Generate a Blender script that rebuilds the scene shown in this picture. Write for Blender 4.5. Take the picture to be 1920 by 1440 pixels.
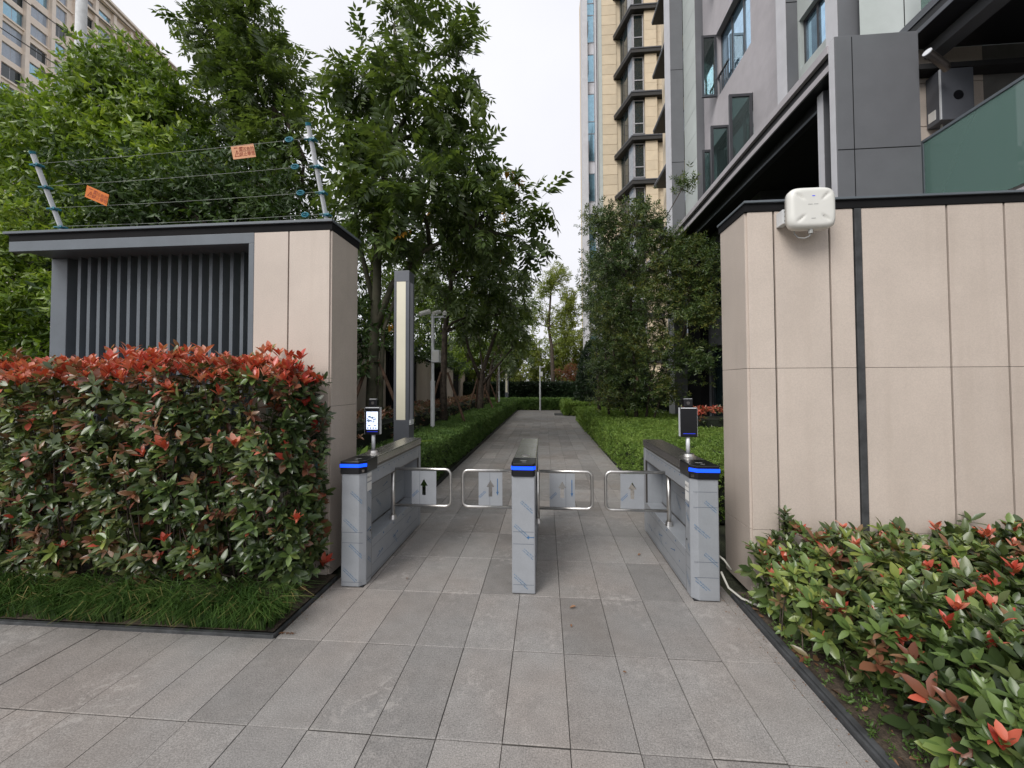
import bpy, bmesh, math, random
import numpy as np
from mathutils import Vector, Matrix
rnd = random.Random(7); R = np.random.default_rng(11)
for o in list(bpy.data.objects): bpy.data.objects.remove(o)
sc = bpy.context.scene; col = sc.collection
# ------------------------------------------------------------------ camera
EYE = Vector((0, 0, 1.556)); FPX = 742.0
yaw = math.atan(62 / FPX); pitch = math.radians(1.5); roll = 0.0035
fwd = Vector((-math.sin(yaw) * math.cos(pitch), math.cos(yaw) * math.cos(pitch), math.sin(pitch)))
rt = Vector((math.cos(yaw), math.sin(yaw), 0)); up = rt.cross(fwd)
r2 = rt * math.cos(roll) - up * math.sin(roll); u2 = up * math.cos(roll) + rt * math.sin(roll)
cam = bpy.data.cameras.new('camera'); cam.sensor_width = 36; cam.lens = 36 * FPX / 1920
cam.shift_y = -(FPX * math.tan(pitch) - 2) / 1920; cam.clip_start = 0.05; cam.clip_end = 2000
co = bpy.data.objects.new('camera', cam); col.objects.link(co)
m = Matrix((r2, u2, -fwd)).transposed().to_4x4(); m.translation = EYE; co.matrix_world = m
sc.camera = co
# ------------------------------------------------------------------ sky and sun (bright overcast)
SUN_EL, SUN_AZ = math.radians(43), math.radians(212)      # azimuth clockwise from +Y: behind the camera, a little left
w = bpy.data.worlds.new('World'); sc.world = w; w.use_nodes = True
nt = w.node_tree; nt.nodes.clear()
out = nt.nodes.new('ShaderNodeOutputWorld'); bg = nt.nodes.new('ShaderNodeBackground')
sky = nt.nodes.new('ShaderNodeTexSky'); sky.sky_type = 'NISHITA'; sky.sun_disc = False
sky.sun_elevation = SUN_EL; sky.sun_rotation = SUN_AZ; sky.dust_density = 4; sky.air_density = 1.5
hs = nt.nodes.new('ShaderNodeHueSaturation'); hs.inputs['Saturation'].default_value = 0.12
mx = nt.nodes.new('ShaderNodeMixRGB'); mx.inputs[0].default_value = 0.9
mx.inputs[2].default_value = (8.9, 8.95, 9.5, 1)           # even cloud layer over the clear sky
bg.inputs[1].default_value = 0.0700
nt.links.new(sky.outputs[0], hs.inputs['Color']); nt.links.new(hs.outputs[0], mx.inputs[1])
cn = nt.nodes.new('ShaderNodeTexNoise'); cn.inputs['Scale'].default_value = 2.2; cn.inputs['Detail'].default_value = 5
cm = nt.nodes.new('ShaderNodeMapRange'); cm.inputs[1].default_value = .3; cm.inputs[2].default_value = .7; cm.inputs[3].default_value = .95; cm.inputs[4].default_value = 1.06
tc = nt.nodes.new('ShaderNodeTexCoord'); cs = nt.nodes.new('ShaderNodeVectorMath'); cs.operation = 'SCALE'
nt.links.new(tc.outputs['Generated'], cn.inputs['Vector']); nt.links.new(cn.outputs[0], cm.inputs[0]); nt.links.new(mx.outputs[0], cs.inputs[0]); nt.links.new(cm.outputs[0], cs.inputs[3])
nt.links.new(cs.outputs[0], bg.inputs[0]); nt.links.new(bg.outputs[0], out.inputs[0])
sl = bpy.data.lights.new('sun', 'SUN'); sl.energy = 1.5; sl.angle = math.radians(30); sl.color = (1, .965, .92)
so = bpy.data.objects.new('sun', sl); col.objects.link(so)
sd = Vector((math.sin(SUN_AZ) * math.cos(SUN_EL), math.cos(SUN_AZ) * math.cos(SUN_EL), math.sin(SUN_EL)))
so.rotation_euler = sd.to_track_quat('Z', 'Y').to_euler(); so.location = (0, 0, 40)
sc.view_settings.view_transform = 'Standard'; sc.view_settings.look = 'None'
sc.view_settings.exposure = 0.68; sc.view_settings.gamma = 1.0
sc.render.engine = 'CYCLES'; sc.cycles.use_denoising = True
sc.cycles.max_bounces = 6; sc.cycles.diffuse_bounces = 3; sc.cycles.transparent_max_bounces = 8
sc.cycles.caustics_reflective = False; sc.cycles.caustics_refractive = False

# ------------------------------------------------------------------ helpers: materials
def mat(name, c, rough=.6, metal=0., var=.12, scale=6., bump=0., bscale=60., spec=.5, c2=None, emit=None, es=0., fine=0., fscale=300., coord='Object', per_obj=0.):
    M = bpy.data.materials.new(name); M.use_nodes = True; t = M.node_tree; n = t.nodes; L = t.links
    p = n['Principled BSDF']; p.inputs['Roughness'].default_value = rough; p.inputs['Metallic'].default_value = metal
    p.inputs['Specular IOR Level'].default_value = spec
    if emit: p.inputs['Emission Color'].default_value = (*emit, 1); p.inputs['Emission Strength'].default_value = es
    if coord == 'World': g = n.new('ShaderNodeNewGeometry'); src = g.outputs['Position']
    else: g = n.new('ShaderNodeTexCoord'); src = g.outputs['Object']
    nz = n.new('ShaderNodeTexNoise'); nz.inputs['Scale'].default_value = scale; nz.inputs['Detail'].default_value = 6; nz.inputs['Roughness'].default_value = .62
    L.new(src, nz.inputs['Vector'])
    cr = n.new('ShaderNodeValToRGB'); e = cr.color_ramp.elements
    d = c2 or tuple(x * (1 - 1.6 * var) for x in c)
    e[0].position = .33; e[0].color = (*d, 1); e[1].position = .66; e[1].color = (*[min(1, x * (1 + var * .6)) for x in c], 1)
    L.new(nz.outputs[0], cr.inputs[0]); outc = cr.outputs[0]
    if fine > 0:
        n2 = n.new('ShaderNodeTexNoise'); n2.inputs['Scale'].default_value = fscale; n2.inputs['Detail'].default_value = 2; L.new(src, n2.inputs['Vector'])
        mr = n.new('ShaderNodeMapRange'); mr.inputs[1].default_value = .3; mr.inputs[2].default_value = .7; mr.inputs[3].default_value = 1 - fine; mr.inputs[4].default_value = 1 + fine
        L.new(n2.outputs[0], mr.inputs[0]); mu = n.new('ShaderNodeVectorMath'); mu.operation = 'SCALE'
        L.new(outc, mu.inputs[0]); L.new(mr.outputs[0], mu.inputs[3]); outc = mu.outputs[0]
    if per_obj > 0:
        oi = n.new('ShaderNodeObjectInfo'); mr = n.new('ShaderNodeMapRange'); mr.inputs[3].default_value = 1 - per_obj; mr.inputs[4].default_value = 1 + per_obj * .6
        L.new(oi.outputs['Random'], mr.inputs[0]); mu = n.new('ShaderNodeVectorMath'); mu.operation = 'SCALE'
        L.new(outc, mu.inputs[0]); L.new(mr.outputs[0], mu.inputs[3]); outc = mu.outputs[0]
    L.new(outc, p.inputs['Base Color'])
    if bump > 0:
        nb = n.new('ShaderNodeTexNoise'); nb.inputs['Scale'].default_value = bscale; nb.inputs['Detail'].default_value = 5; L.new(src, nb.inputs['Vector'])
        b = n.new('ShaderNodeBump'); b.inputs['Strength'].default_value = bump; b.inputs['Distance'].default_value = .004; L.new(nb.outputs[0], b.inputs['Height']); L.new(b.outputs[0], p.inputs['Normal'])
    return M

def leafmat(name, cols, rough=.45, trans=.3, spec=.4, clump=1.2):
    """leaf colours picked per leaf (mesh island / object) plus slow clump variation"""
    M = bpy.data.materials.new(name); M.use_nodes = True; t = M.node_tree; n = t.nodes; L = t.links
    p = n['Principled BSDF']; p.inputs['Roughness'].default_value = rough; p.inputs['Specular IOR Level'].default_value = spec
    g = n.new('ShaderNodeNewGeometry'); oi = n.new('ShaderNodeObjectInfo')
    nz = n.new('ShaderNodeTexNoise'); nz.inputs['Scale'].default_value = clump; nz.inputs['Detail'].default_value = 2; L.new(g.outputs['Position'], nz.inputs['Vector'])
    mr = n.new('ShaderNodeMapRange'); mr.inputs[1].default_value = .3; mr.inputs[2].default_value = .7; mr.inputs[3].default_value = -.3; mr.inputs[4].default_value = .3; L.new(nz.outputs[0], mr.inputs[0])
    a1 = n.new('ShaderNodeMath'); a1.operation = 'ADD'; L.new(g.outputs['Random Per Island'], a1.inputs[0]); L.new(oi.outputs['Random'], a1.inputs[1])
    fr = n.new('ShaderNodeMath'); fr.operation = 'FRACT'; L.new(a1.outputs[0], fr.inputs[0])
    sc_ = n.new('ShaderNodeMath'); sc_.operation = 'MULTIPLY_ADD'; sc_.inputs[1].default_value = .7; sc_.inputs[2].default_value = .15; L.new(fr.outputs[0], sc_.inputs[0])
    a2 = n.new('ShaderNodeMath'); a2.operation = 'ADD'; a2.use_clamp = True; L.new(sc_.outputs[0], a2.inputs[0]); L.new(mr.outputs[0], a2.inputs[1])
    cr = n.new('ShaderNodeValToRGB'); e = cr.color_ramp.elements
    while len(e) < len(cols): e.new(.5)
    for i, c in enumerate(cols): e[i].position = i / (len(cols) - 1); e[i].color = (*c, 1)
    L.new(a2.outputs[0], cr.inputs[0]); L.new(cr.outputs[0], p.inputs['Base Color'])
    if trans > 0:
        tr = n.new('ShaderNodeBsdfTranslucent'); mu = n.new('ShaderNodeVectorMath'); mu.operation = 'MULTIPLY'; mu.inputs[1].default_value = (1.25, 1.25, .6)
        L.new(cr.outputs[0], mu.inputs[0]); L.new(mu.outputs[0], tr.inputs[0])
        ms = n.new('ShaderNodeMixShader'); ms.inputs[0].default_value = trans; L.new(p.outputs[0], ms.inputs[1]); L.new(tr.outputs[0], ms.inputs[2]); L.new(ms.outputs[0], n['Material Output'].inputs[0])
    return M

def glassmat(name, tint, fac=.75, refl=1., milk=.45):
    M = bpy.data.materials.new(name); M.use_nodes = True; t = M.node_tree; n = t.nodes; L = t.links; n.remove(n['Principled BSDF'])
    tr = n.new('ShaderNodeBsdfTransparent'); tr.inputs[0].default_value = (*tint, 1)
    df = n.new('ShaderNodeBsdfDiffuse'); df.inputs[0].default_value = (*[x * milk for x in tint], 1)
    m1 = n.new('ShaderNodeMixShader'); m1.inputs[0].default_value = 1 - fac; L.new(tr.outputs[0], m1.inputs[1]); L.new(df.outputs[0], m1.inputs[2])
    gl = n.new('ShaderNodeBsdfGlossy'); gl.inputs['Roughness'].default_value = .02; gl.inputs[0].default_value = (refl, refl, refl, 1)
    fn = n.new('ShaderNodeFresnel'); fn.inputs[0].default_value = 1.5
    m2 = n.new('ShaderNodeMixShader'); L.new(fn.outputs[0], m2.inputs[0]); L.new(m1.outputs[0], m2.inputs[1]); L.new(gl.outputs[0], m2.inputs[2]); L.new(m2.outputs[0], n['Material Output'].inputs[0])
    return M

def pavermat():
    M = bpy.data.materials.new('granite_paver'); M.use_nodes = True; t = M.node_tree; n = t.nodes; L = t.links; p = n['Principled BSDF']
    g = n.new('ShaderNodeNewGeometry'); oi = n.new('ShaderNodeObjectInfo')
    def noise(s, d=4, r=.6, dist=0):
        z = n.new('ShaderNodeTexNoise'); z.inputs['Scale'].default_value = s; z.inputs['Detail'].default_value = d; z.inputs['Roughness'].default_value = r; z.inputs['Distortion'].default_value = dist
        L.new(g.outputs['Position'], z.inputs['Vector']); return z.outputs[0]
    def mrange(i, a, b, c, d):
        q = n.new('ShaderNodeMapRange'); q.inputs[1].default_value = a; q.inputs[2].default_value = b; q.inputs[3].default_value = c; q.inputs[4].default_value = d; L.new(i, q.inputs[0]); return q.outputs[0]
    def math_(op, a, b):
        q = n.new('ShaderNodeMath'); q.operation = op
        for k, v in ((0, a), (1, b)):
            if isinstance(v, (int, float)): q.inputs[k].default_value = v
            else: L.new(v, q.inputs[k])
        return q.outputs[0]
    base = n.new('ShaderNodeValToRGB'); e = base.color_ramp.elements
    e[0].position = 0; e[0].color = (.208, .200, .191, 1); e[1].position = 1; e[1].color = (.298, .284, .27, 1); k = e.new(.5); k.color = (.258, .247, .236, 1)
    L.new(oi.outputs['Random'], base.inputs[0])
    warm = n.new('ShaderNodeMixRGB'); warm.blend_type = 'MULTIPLY'; warm.inputs[2].default_value = (1.0, .93, .885, 1); L.new(mrange(noise(.9, 3), .42, .66, 0, .9), warm.inputs[0]); L.new(base.outputs[0], warm.inputs[1])
    grain = mrange(noise(150, 3, .75), .3, .7, .55, 1.42)
    mott = mrange(noise(9, 5, .7), .3, .7, .88, 1.1)
    v1 = n.new('ShaderNodeVectorMath'); v1.operation = 'SCALE'; L.new(warm.outputs[0], v1.inputs[0]); L.new(math_('MULTIPLY', grain, mott), v1.inputs[3])
    # flaked, pale scuffs that cluster on some stones, and thin dark scratches
    patch = math_('MULTIPLY', mrange(noise(1.9, 2), .52, .62, 0, 1), mrange(noise(18, 8, .75, .5), .52, .58, 0, 1))
    sc1 = n.new('ShaderNodeMixRGB'); sc1.inputs[2].default_value = (.47, .44, .41, 1); L.new(math_('MULTIPLY', patch, .34), sc1.inputs[0]); L.new(v1.outputs[0], sc1.inputs[1])
    scr = math_('MULTIPLY', mrange(noise(2.3, 2), .55, .7, 0, 1), mrange(noise(24, 6, .65, 1.2), .38, .32, 0, 1))
    sc2 = n.new('ShaderNodeMixRGB'); sc2.inputs[2].default_value = (.12, .11, .1, 1); L.new(math_('MULTIPLY', scr, .7), sc2.inputs[0]); L.new(sc1.outputs[0], sc2.inputs[1])
    # damp brown dirt
    dirt = mrange(noise(.55, 4, .6), .52, .72, 0, .45)
    sc3 = n.new('ShaderNodeMixRGB'); sc3.inputs[2].default_value = (.17, .14, .115, 1); L.new(dirt, sc3.inputs[0]); L.new(sc2.outputs[0], sc3.inputs[1])
    L.new(sc3.outputs[0], p.inputs['Base Color']); p.inputs['Specular IOR Level'].default_value = .4
    L.new(mrange(noise(5, 4), .3, .7, .48, .72), p.inputs['Roughness'])
    b = n.new('ShaderNodeBump'); b.inputs['Strength'].default_value = .35; b.inputs['Distance'].default_value = .003
    L.new(math_('ADD', noise(200, 3, .7), math_('MULTIPLY', patch, .8)), b.inputs['Height']); L.new(b.outputs[0], p.inputs['Normal'])
    return M

M_ = {}
M_['paver'] = pavermat()
M_['joint'] = mat('joint_grit', (.055, .05, .044), .95, coord='World', scale=14, var=.3)
M_['soil'] = mat('soil', (.07, .052, .036), .98, var=.45, scale=9, bump=.9, bscale=40, fine=.5, fscale=120, coord='World')
M_['mulch'] = mat('garden_earth', (.045, .05, .028), .98, var=.5, scale=3, bump=.8, bscale=30, fine=.5, fscale=80, coord='World')
def panelmat():
    M = mat('beige_panel', (.575, .497, .432), .62, var=.05, scale=2.2, bump=.12, bscale=170, fine=.06, fscale=110, coord='World', per_obj=.05); n = M.node_tree.nodes; L = M.node_tree.links; p = n['Principled BSDF']
    src = p.inputs['Base Color'].links[0].from_socket; g = n.new('ShaderNodeNewGeometry'); mp = n.new('ShaderNodeVectorMath'); mp.operation = 'MULTIPLY'; mp.inputs[1].default_value = (9, 9, .6); L.new(g.outputs['Position'], mp.inputs[0])
    z = n.new('ShaderNodeTexNoise'); z.inputs['Scale'].default_value = 1; z.inputs['Detail'].default_value = 4; L.new(mp.outputs[0], z.inputs['Vector'])
    r = n.new('ShaderNodeMapRange'); r.inputs[1].default_value = .52; r.inputs[2].default_value = .78; r.inputs[3].default_value = 0; r.inputs[4].default_value = .28; L.new(z.outputs[0], r.inputs[0])
    x = n.new('ShaderNodeMixRGB'); x.inputs[2].default_value = (.42, .35, .29, 1); L.new(r.outputs[0], x.inputs[0]); L.new(src, x.inputs[1]); L.new(x.outputs[0], p.inputs['Base Color']); return M
M_['panel'] = panelmat()
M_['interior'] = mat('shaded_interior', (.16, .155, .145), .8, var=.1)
M_['gap'] = mat('black_joint', (.012, .012, .013), .85, spec=.15)
M_['dmetal'] = mat('dark_coated_metal', (.125, .145, .165), .42, var=.08, scale=4, fine=.04, fscale=200, spec=.5)
M_['edgemetal'] = mat('weathered_edging', (.06, .063, .066), .6, var=.3, scale=12, coord='World')
M_['blackmetal'] = mat('black_coated_metal', (.014, .015, .018), .45, var=.1)
M_['lampgrey'] = mat('lamp_grey_metal', (.115, .122, .14), .42, var=.06, metal=.1)
M_['film'] = mat('film_covered_steel', (.365, .385, .412), .34, var=.05, scale=7, fine=.03, fscale=90, spec=.55, metal=.25)
M_['filmline'] = mat('film_edge', (.11, .13, .16), .5)
M_['ink'] = mat('blue_film_print', (.05, .15, .32), .5, var=.2, scale=40)
M_['inkpale'] = mat('pale_film_print', (.13, .23, .36), .5, var=.25, scale=60)
M_['steel'] = mat('brushed_steel', (.68, .66, .63), .3, metal=1., var=.06, scale=30)
M_['steeldark'] = mat('brown_steel', (.2, .18, .165), .3, metal=.9, var=.06, scale=20)
M_['lid'] = mat('dark_polished_lid', (.075, .07, .067), .22, var=.15, scale=10, spec=.8)
M_['steellid'] = mat('polished_steel_lid', (.55, .54, .51), .26, metal=.85, var=.1, scale=5)
M_['black'] = mat('black_plastic', (.008, .008, .01), .3, var=.1)
M_['blue'] = mat('blue_light_strip', (.01, .05, .5), .3, emit=(.004, .06, 1.), es=1.3, var=.02)
M_['bluedim'] = mat('blue_status_light', (.02, .03, .3), .3, emit=(.02, .05, .9), es=.45, var=.02)
M_['white'] = mat('white_plastic', (.74, .735, .69), .42, var=.03, scale=3)
M_['polewhite'] = mat('white_painted_steel', (.70, .72, .73), .4, var=.06, scale=5)
M_['sticker'] = mat('white_sticker', (.78, .77, .74), .5, var=.03)
M_['text'] = mat('dark_print', (.03, .03, .035), .6)
M_['greyprint'] = mat('grey_print', (.42, .43, .42), .6)
M_['orange'] = mat('orange_plate', (.78, .22, .04), .45, var=.06)
M_['orangepale'] = mat('faded_orange_plate', (.86, .44, .25), .4, var=.05)
M_['redtext'] = mat('red_print', (.4, .08, .04), .6)
M_['teal'] = mat('teal_insulator', (.02, .17, .23), .35, var=.1)
M_['wire'] = mat('steel_wire', (.28, .3, .27), .4, metal=.5)
M_['alu'] = mat('white_aluminium', (.72, .74, .77), .35, metal=.1, var=.05)
M_['lampglass'] = mat('milky_lamp_panel', (.80, .755, .60), .4, var=.03, scale=3)
M_['lampside'] = mat('pale_lamp_side_panel', (.42, .42, .47), .4, var=.03)
M_['bark'] = mat('bark', (.085, .066, .05), .9, var=.4, scale=11, bump=.8, bscale=35)
M_['barkmoss'] = mat('mossy_bark', (.075, .066, .045), .9, var=.45, scale=6, bump=.9, bscale=30, c2=(.05, .055, .03))
M_['stake'] = mat('stake_wood', (.115, .066, .042), .85, var=.35, scale=8, bump=.5)
M_['twig'] = mat('red_brown_twig', (.11, .055, .035), .8, var=.3)
M_['screen'] = mat('lit_screen', (.5, .55, .65), .25, emit=(.66, .74, 1.), es=.78, var=.02)
M_['stucco'] = mat('mauve_grey_stucco', (.47, .445, .465), .8, var=.06, scale=3, bump=.3, bscale=60, coord='World')
M_['dgrey'] = mat('dark_grey_cladding', (.145, .15, .162), .6, var=.05, scale=3, coord='World')
M_['lgrey'] = mat('light_grey_cladding', (.60, .60, .63), .6, var=.05, scale=3, coord='World')
M_['gpanel'] = mat('pale_green_panel', (.54, .585, .565), .5, var=.05, scale=2, coord='World', per_obj=.05)
M_['tower'] = mat('cream_tile_cladding', (.74, .62, .45), .65, var=.05, scale=2, coord='World', per_obj=.08)
M_['slab'] = mat('black_brown_slab', (.035, .034, .034), .55, var=.1)
M_['wframe'] = mat('window_frame_dark', (.05, .052, .06), .45)
M_['wframelt'] = mat('window_frame_pale', (.45, .45, .48), .45)
M_['pane'] = mat('window_glass', (.018, .032, .036), .04, var=.15, spec=.9)
M_['paneblue'] = mat('window_glass_blue', (.28, .47, .58), .05, var=.12, metal=.6, spec=1.)
M_['panesky'] = mat('sky_tinted_mirror_glass', (.42, .64, .82), .03, var=.1, metal=.85)  # blue of the reflected sky is put into the tint
M_['panelight'] = mat('window_glass_pale', (.33, .39, .47), .06, var=.1, spec=1.)
M_['bglass'] = glassmat('green_balcony_glass', (.5, .84, .74), .62, 1., .62)
M_['cglass'] = glassmat('casement_glass', (.35, .48, .47), .85)
M_['dark'] = mat('shade_black_interior', (.02, .02, .021), .8)  # near-black colour stands in for shade in rooms and porch
M_['cream'] = mat('cream_render', (.86, .75, .64), .8, var=.06, scale=1, coord='World')
M_['concrete'] = mat('concrete_pole', (.55, .56, .56), .8, var=.1)
M_['cable'] = mat('black_cable', (.05, .05, .05), .6)
M_['pvc'] = mat('white_pipe', (.45, .44, .39), .5, var=.1)
M_['manhole'] = mat('iron_cover', (.03, .03, .032), .6)
# leaves
M_['ph_green'] = leafmat('photinia_green_leaf', [(.026, .042, .016), (.046, .075, .025), (.08, .115, .035), (.14, .16, .055)], .3, .14, .55)
M_['ph_bronze'] = leafmat('photinia_bronze_leaf', [(.12, .045, .028), (.22, .085, .05), (.26, .15, .08), (.16, .14, .06)], .3, .18, .55)
M_['ph_red'] = leafmat('photinia_red_leaf', [(.40, .045, .032), (.55, .085, .055), (.62, .17, .10), (.65, .35, .26)], .3, .22, .6)
M_['ph_lgreen'] = leafmat('young_photinia_leaf', [(.06, .095, .028), (.10, .16, .045), (.15, .22, .06), (.27, .31, .07)], .3, .2, .55)
M_['box'] = leafmat('clipped_box_leaf', [(.06, .12, .028), (.10, .185, .042), (.16, .25, .065)], .5, .22, .35, 2.5)
M_['boxr'] = leafmat('fresh_box_leaf', [(.095, .175, .028), (.165, .265, .045), (.25, .35, .075)], .5, .25, .35, 2.5)
M_['core'] = mat('dark_hedge_core', (.012, .018, .008), .95, var=.4, scale=20)  # dark colour of the added light-blocking cores
M_['pin'] = leafmat('pinnate_leaf', [(.046, .078, .024), (.09, .138, .04), (.15, .205, .062)], .34, .38, .6)
M_['camph'] = leafmat('camphor_leaf', [(.06, .11, .016), (.13, .21, .03), (.21, .31, .05), (.33, .42, .085)], .34, .4, .6, .9)
M_['dkcamph'] = leafmat('dark_green_leaf', [(.025, .05, .014), (.045, .085, .022), (.085, .135, .035)], .45, .26, .4)  # darker green than the camphor leaves
M_['bamboo'] = leafmat('bamboo_leaf', [(.13, .18, .035), (.22, .28, .06), (.34, .36, .1)], .5, .45, .35, .5)
M_['fineleaf'] = leafmat('fine_tree_leaf', [(.034, .066, .02), (.066, .112, .032), (.11, .16, .043), (.22, .22, .05)], .36, .26, .55, .9)
M_['yellow'] = leafmat('yellowed_leaf', [(.35, .17, .02), (.45, .25, .03)], .5, .3)
M_['redshrub'] = leafmat('maple_leaf', [(.12, .045, .025), (.2, .08, .04), (.22, .12, .06)], .5, .35, .35)
M_['conleaf'] = leafmat('dark_evergreen_leaf', [(.008, .02, .008), (.015, .035, .012), (.03, .05, .018)], .45, .12, .4)
M_['grass'] = leafmat('lilyturf_blade', [(.02, .05, .012), (.05, .105, .024), (.11, .18, .045)], .35, .25, .5, 3.5)
M_['strawleaf'] = leafmat('straw_blade', [(.2, .17, .06), (.3, .26, .1)], .6, .1)
M_['strap'] = leafmat('strap_leaf', [(.10, .2, .03), (.2, .33, .05), (.3, .4, .08)], .35, .3, .5)
M_['litter'] = leafmat('dead_leaf', [(.08, .035, .018), (.2, .1, .05), (.28, .17, .1)], .7, 0)
M_['weed'] = leafmat('small_weed_leaf', [(.05, .1, .02), (.1, .17, .035)], .5, .2)

# ------------------------------------------------------------------ helpers: objects
WL = {}
def link(o, parent=None):
    col.objects.link(o)
    if parent: o.parent = parent
    return o
def tag(o, label=None, cat=None, group=None, kind=None):
    for k, v in (('label', label), ('category', cat), ('group', group), ('kind', kind)):
        if v: o[k] = v
    return o
def thing(name, loc, label, cat, group=None):
    o = bpy.data.objects.new(name, None); o.empty_display_size = .2; o.location = loc; link(o); WL[o.name] = Vector(loc)
    return tag(o, label, cat, group)
def wl(p):
    return WL.get(p.name, Vector((0, 0, 0))) if p else Vector((0, 0, 0))

class MB:
    def __init__(s): s.v = []; s.f = []
    def add(s, v, f):
        k = len(s.v); s.v += [tuple(q) for q in v]; s.f += [tuple(i + k for i in q) for q in f]; return s
    def box(s, x0, x1, y0, y1, z0, z1):
        return s.add([(x0, y0, z0), (x1, y0, z0), (x1, y1, z0), (x0, y1, z0), (x0, y0, z1), (x1, y0, z1), (x1, y1, z1), (x0, y1, z1)],
                     [(0, 3, 2, 1), (4, 5, 6, 7), (0, 1, 5, 4), (1, 2, 6, 5), (2, 3, 7, 6), (3, 0, 4, 7)])
    def prism(s, poly, z0, z1):
        n = len(poly); v = [(x, y, z0) for x, y in poly] + [(x, y, z1) for x, y in poly]
        return s.add(v, [tuple(range(n - 1, -1, -1)), tuple(range(n, 2 * n))] + [(i, (i + 1) % n, n + (i + 1) % n, n + i) for i in range(n)])
    def tube(s, pts, rad, n=10, cap=True):
        pts = [Vector(p) for p in pts]; rs = rad if isinstance(rad, (list, tuple)) else [rad] * len(pts); k = len(s.v); prev = None
        for i, p in enumerate(pts):
            d = (pts[min(i + 1, len(pts) - 1)] - pts[max(i - 1, 0)]).normalized()
            if prev is None: a = d.orthogonal().normalized()
            else: a = (prev - d * prev.dot(d)); a = a.normalized() if a.length > 1e-6 else d.orthogonal().normalized()
            prev = a; b = d.cross(a)
            for j in range(n):
                t = 2 * math.pi * j / n; s.v.append(tuple(p + (a * math.cos(t) + b * math.sin(t)) * rs[i]))
        for i in range(len(pts) - 1):
            for j in range(n):
                s.f.append((k + i * n + j, k + i * n + (j + 1) % n, k + (i + 1) * n + (j + 1) % n, k + (i + 1) * n + j))
        if cap:
            s.f.append(tuple(k + j for j in range(n - 1, -1, -1))); e = k + (len(pts) - 1) * n; s.f.append(tuple(e + j for j in range(n)))
        return s
    def rect(s, o, a, b):          # flat quad o, o+a, o+a+b, o+b
        o, a, b = Vector(o), Vector(a), Vector(b); return s.add([o, o + a, o + a + b, o + b], [(0, 1, 2, 3)])
    def build(s, name, m, parent=None, bevel=0., seg=2, smooth=False):
        me = bpy.data.meshes.new(name); w0 = wl(parent)
        me.from_pydata([tuple(Vector(q) - w0) for q in s.v], [], s.f)
        bm = bmesh.new(); bm.from_mesh(me)
        if bevel > 0:
            bmesh.ops.bevel(bm, geom=[e for e in bm.edges if len(e.link_faces) == 2 and e.calc_face_angle() > .5], offset=bevel, segments=seg, profile=.6, affect='EDGES', clamp_overlap=True)
        bmesh.ops.recalc_face_normals(bm, faces=bm.faces); bm.to_mesh(me); bm.free()
        me.materials.append(M_[m])
        if smooth: me.polygons.foreach_set('use_smooth', [True] * len(me.polygons))
        o = bpy.data.objects.new(name, me); link(o, parent); WL[o.name] = w0
        return o
def box(name, m, parent, *b, bevel=0.): return MB().box(*b).build(name, m, parent, bevel)

def arr(name, V, F, mats, parent=None, mi=None, smooth=False):
    """fast mesh from triangle arrays"""
    V = np.asarray(V, np.float32) - np.array(wl(parent), np.float32); F = np.asarray(F, np.int32)
    me = bpy.data.meshes.new(name); me.vertices.add(len(V)); me.vertices.foreach_set('co', V.ravel())
    me.loops.add(F.size); me.loops.foreach_set('vertex_index', F.ravel())
    me.polygons.add(len(F)); me.polygons.foreach_set('loop_start', np.arange(0, F.size, 3, dtype=np.int32))
    for k in mats: me.materials.append(M_[k])
    if mi is not None: me.polygons.foreach_set('material_index', np.asarray(mi, np.int32))
    if smooth: me.polygons.foreach_set('use_smooth', np.ones(len(F), bool))
    me.update(calc_edges=True)
    o = bpy.data.objects.new(name, me); link(o, parent); WL[o.name] = wl(parent)
    return o

def nrm(a): return a / np.maximum(np.linalg.norm(a, axis=-1, keepdims=True), 1e-9)
# leaf templates: x along, y across, z up; (verts, tris)
def T_leaf(wd=.43, curl=.12, fold=.09):
    xs = [0, .22, .52, .82, 1.]; ws = [0, .34, .5, .3, 0]
    v = [(0, 0, 0)]; f = []
    for x, q in zip(xs[1:4], ws[1:4]):
        z = -curl * x * x; v += [(x, -q * wd, z + fold * q), (x, 0, z), (x, q * wd, z + fold * q)]
    v.append((1, 0, -curl)); f = [(0, 1, 2), (0, 2, 3)]
    for k in (1, 4): f += [(k, k + 3, k + 4), (k, k + 4, k + 1), (k + 1, k + 4, k + 5), (k + 1, k + 5, k + 2)]
    f += [(7, 10, 8), (8, 10, 9)]
    return np.array(v, float), np.array(f)
def T_diamond(wd=.4, fold=.12): return np.array([(0, 0, 0), (.45, -wd / 2, fold), (1, 0, -.08), (.45, wd / 2, fold)], float), np.array([(0, 1, 2), (0, 2, 3)])
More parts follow.
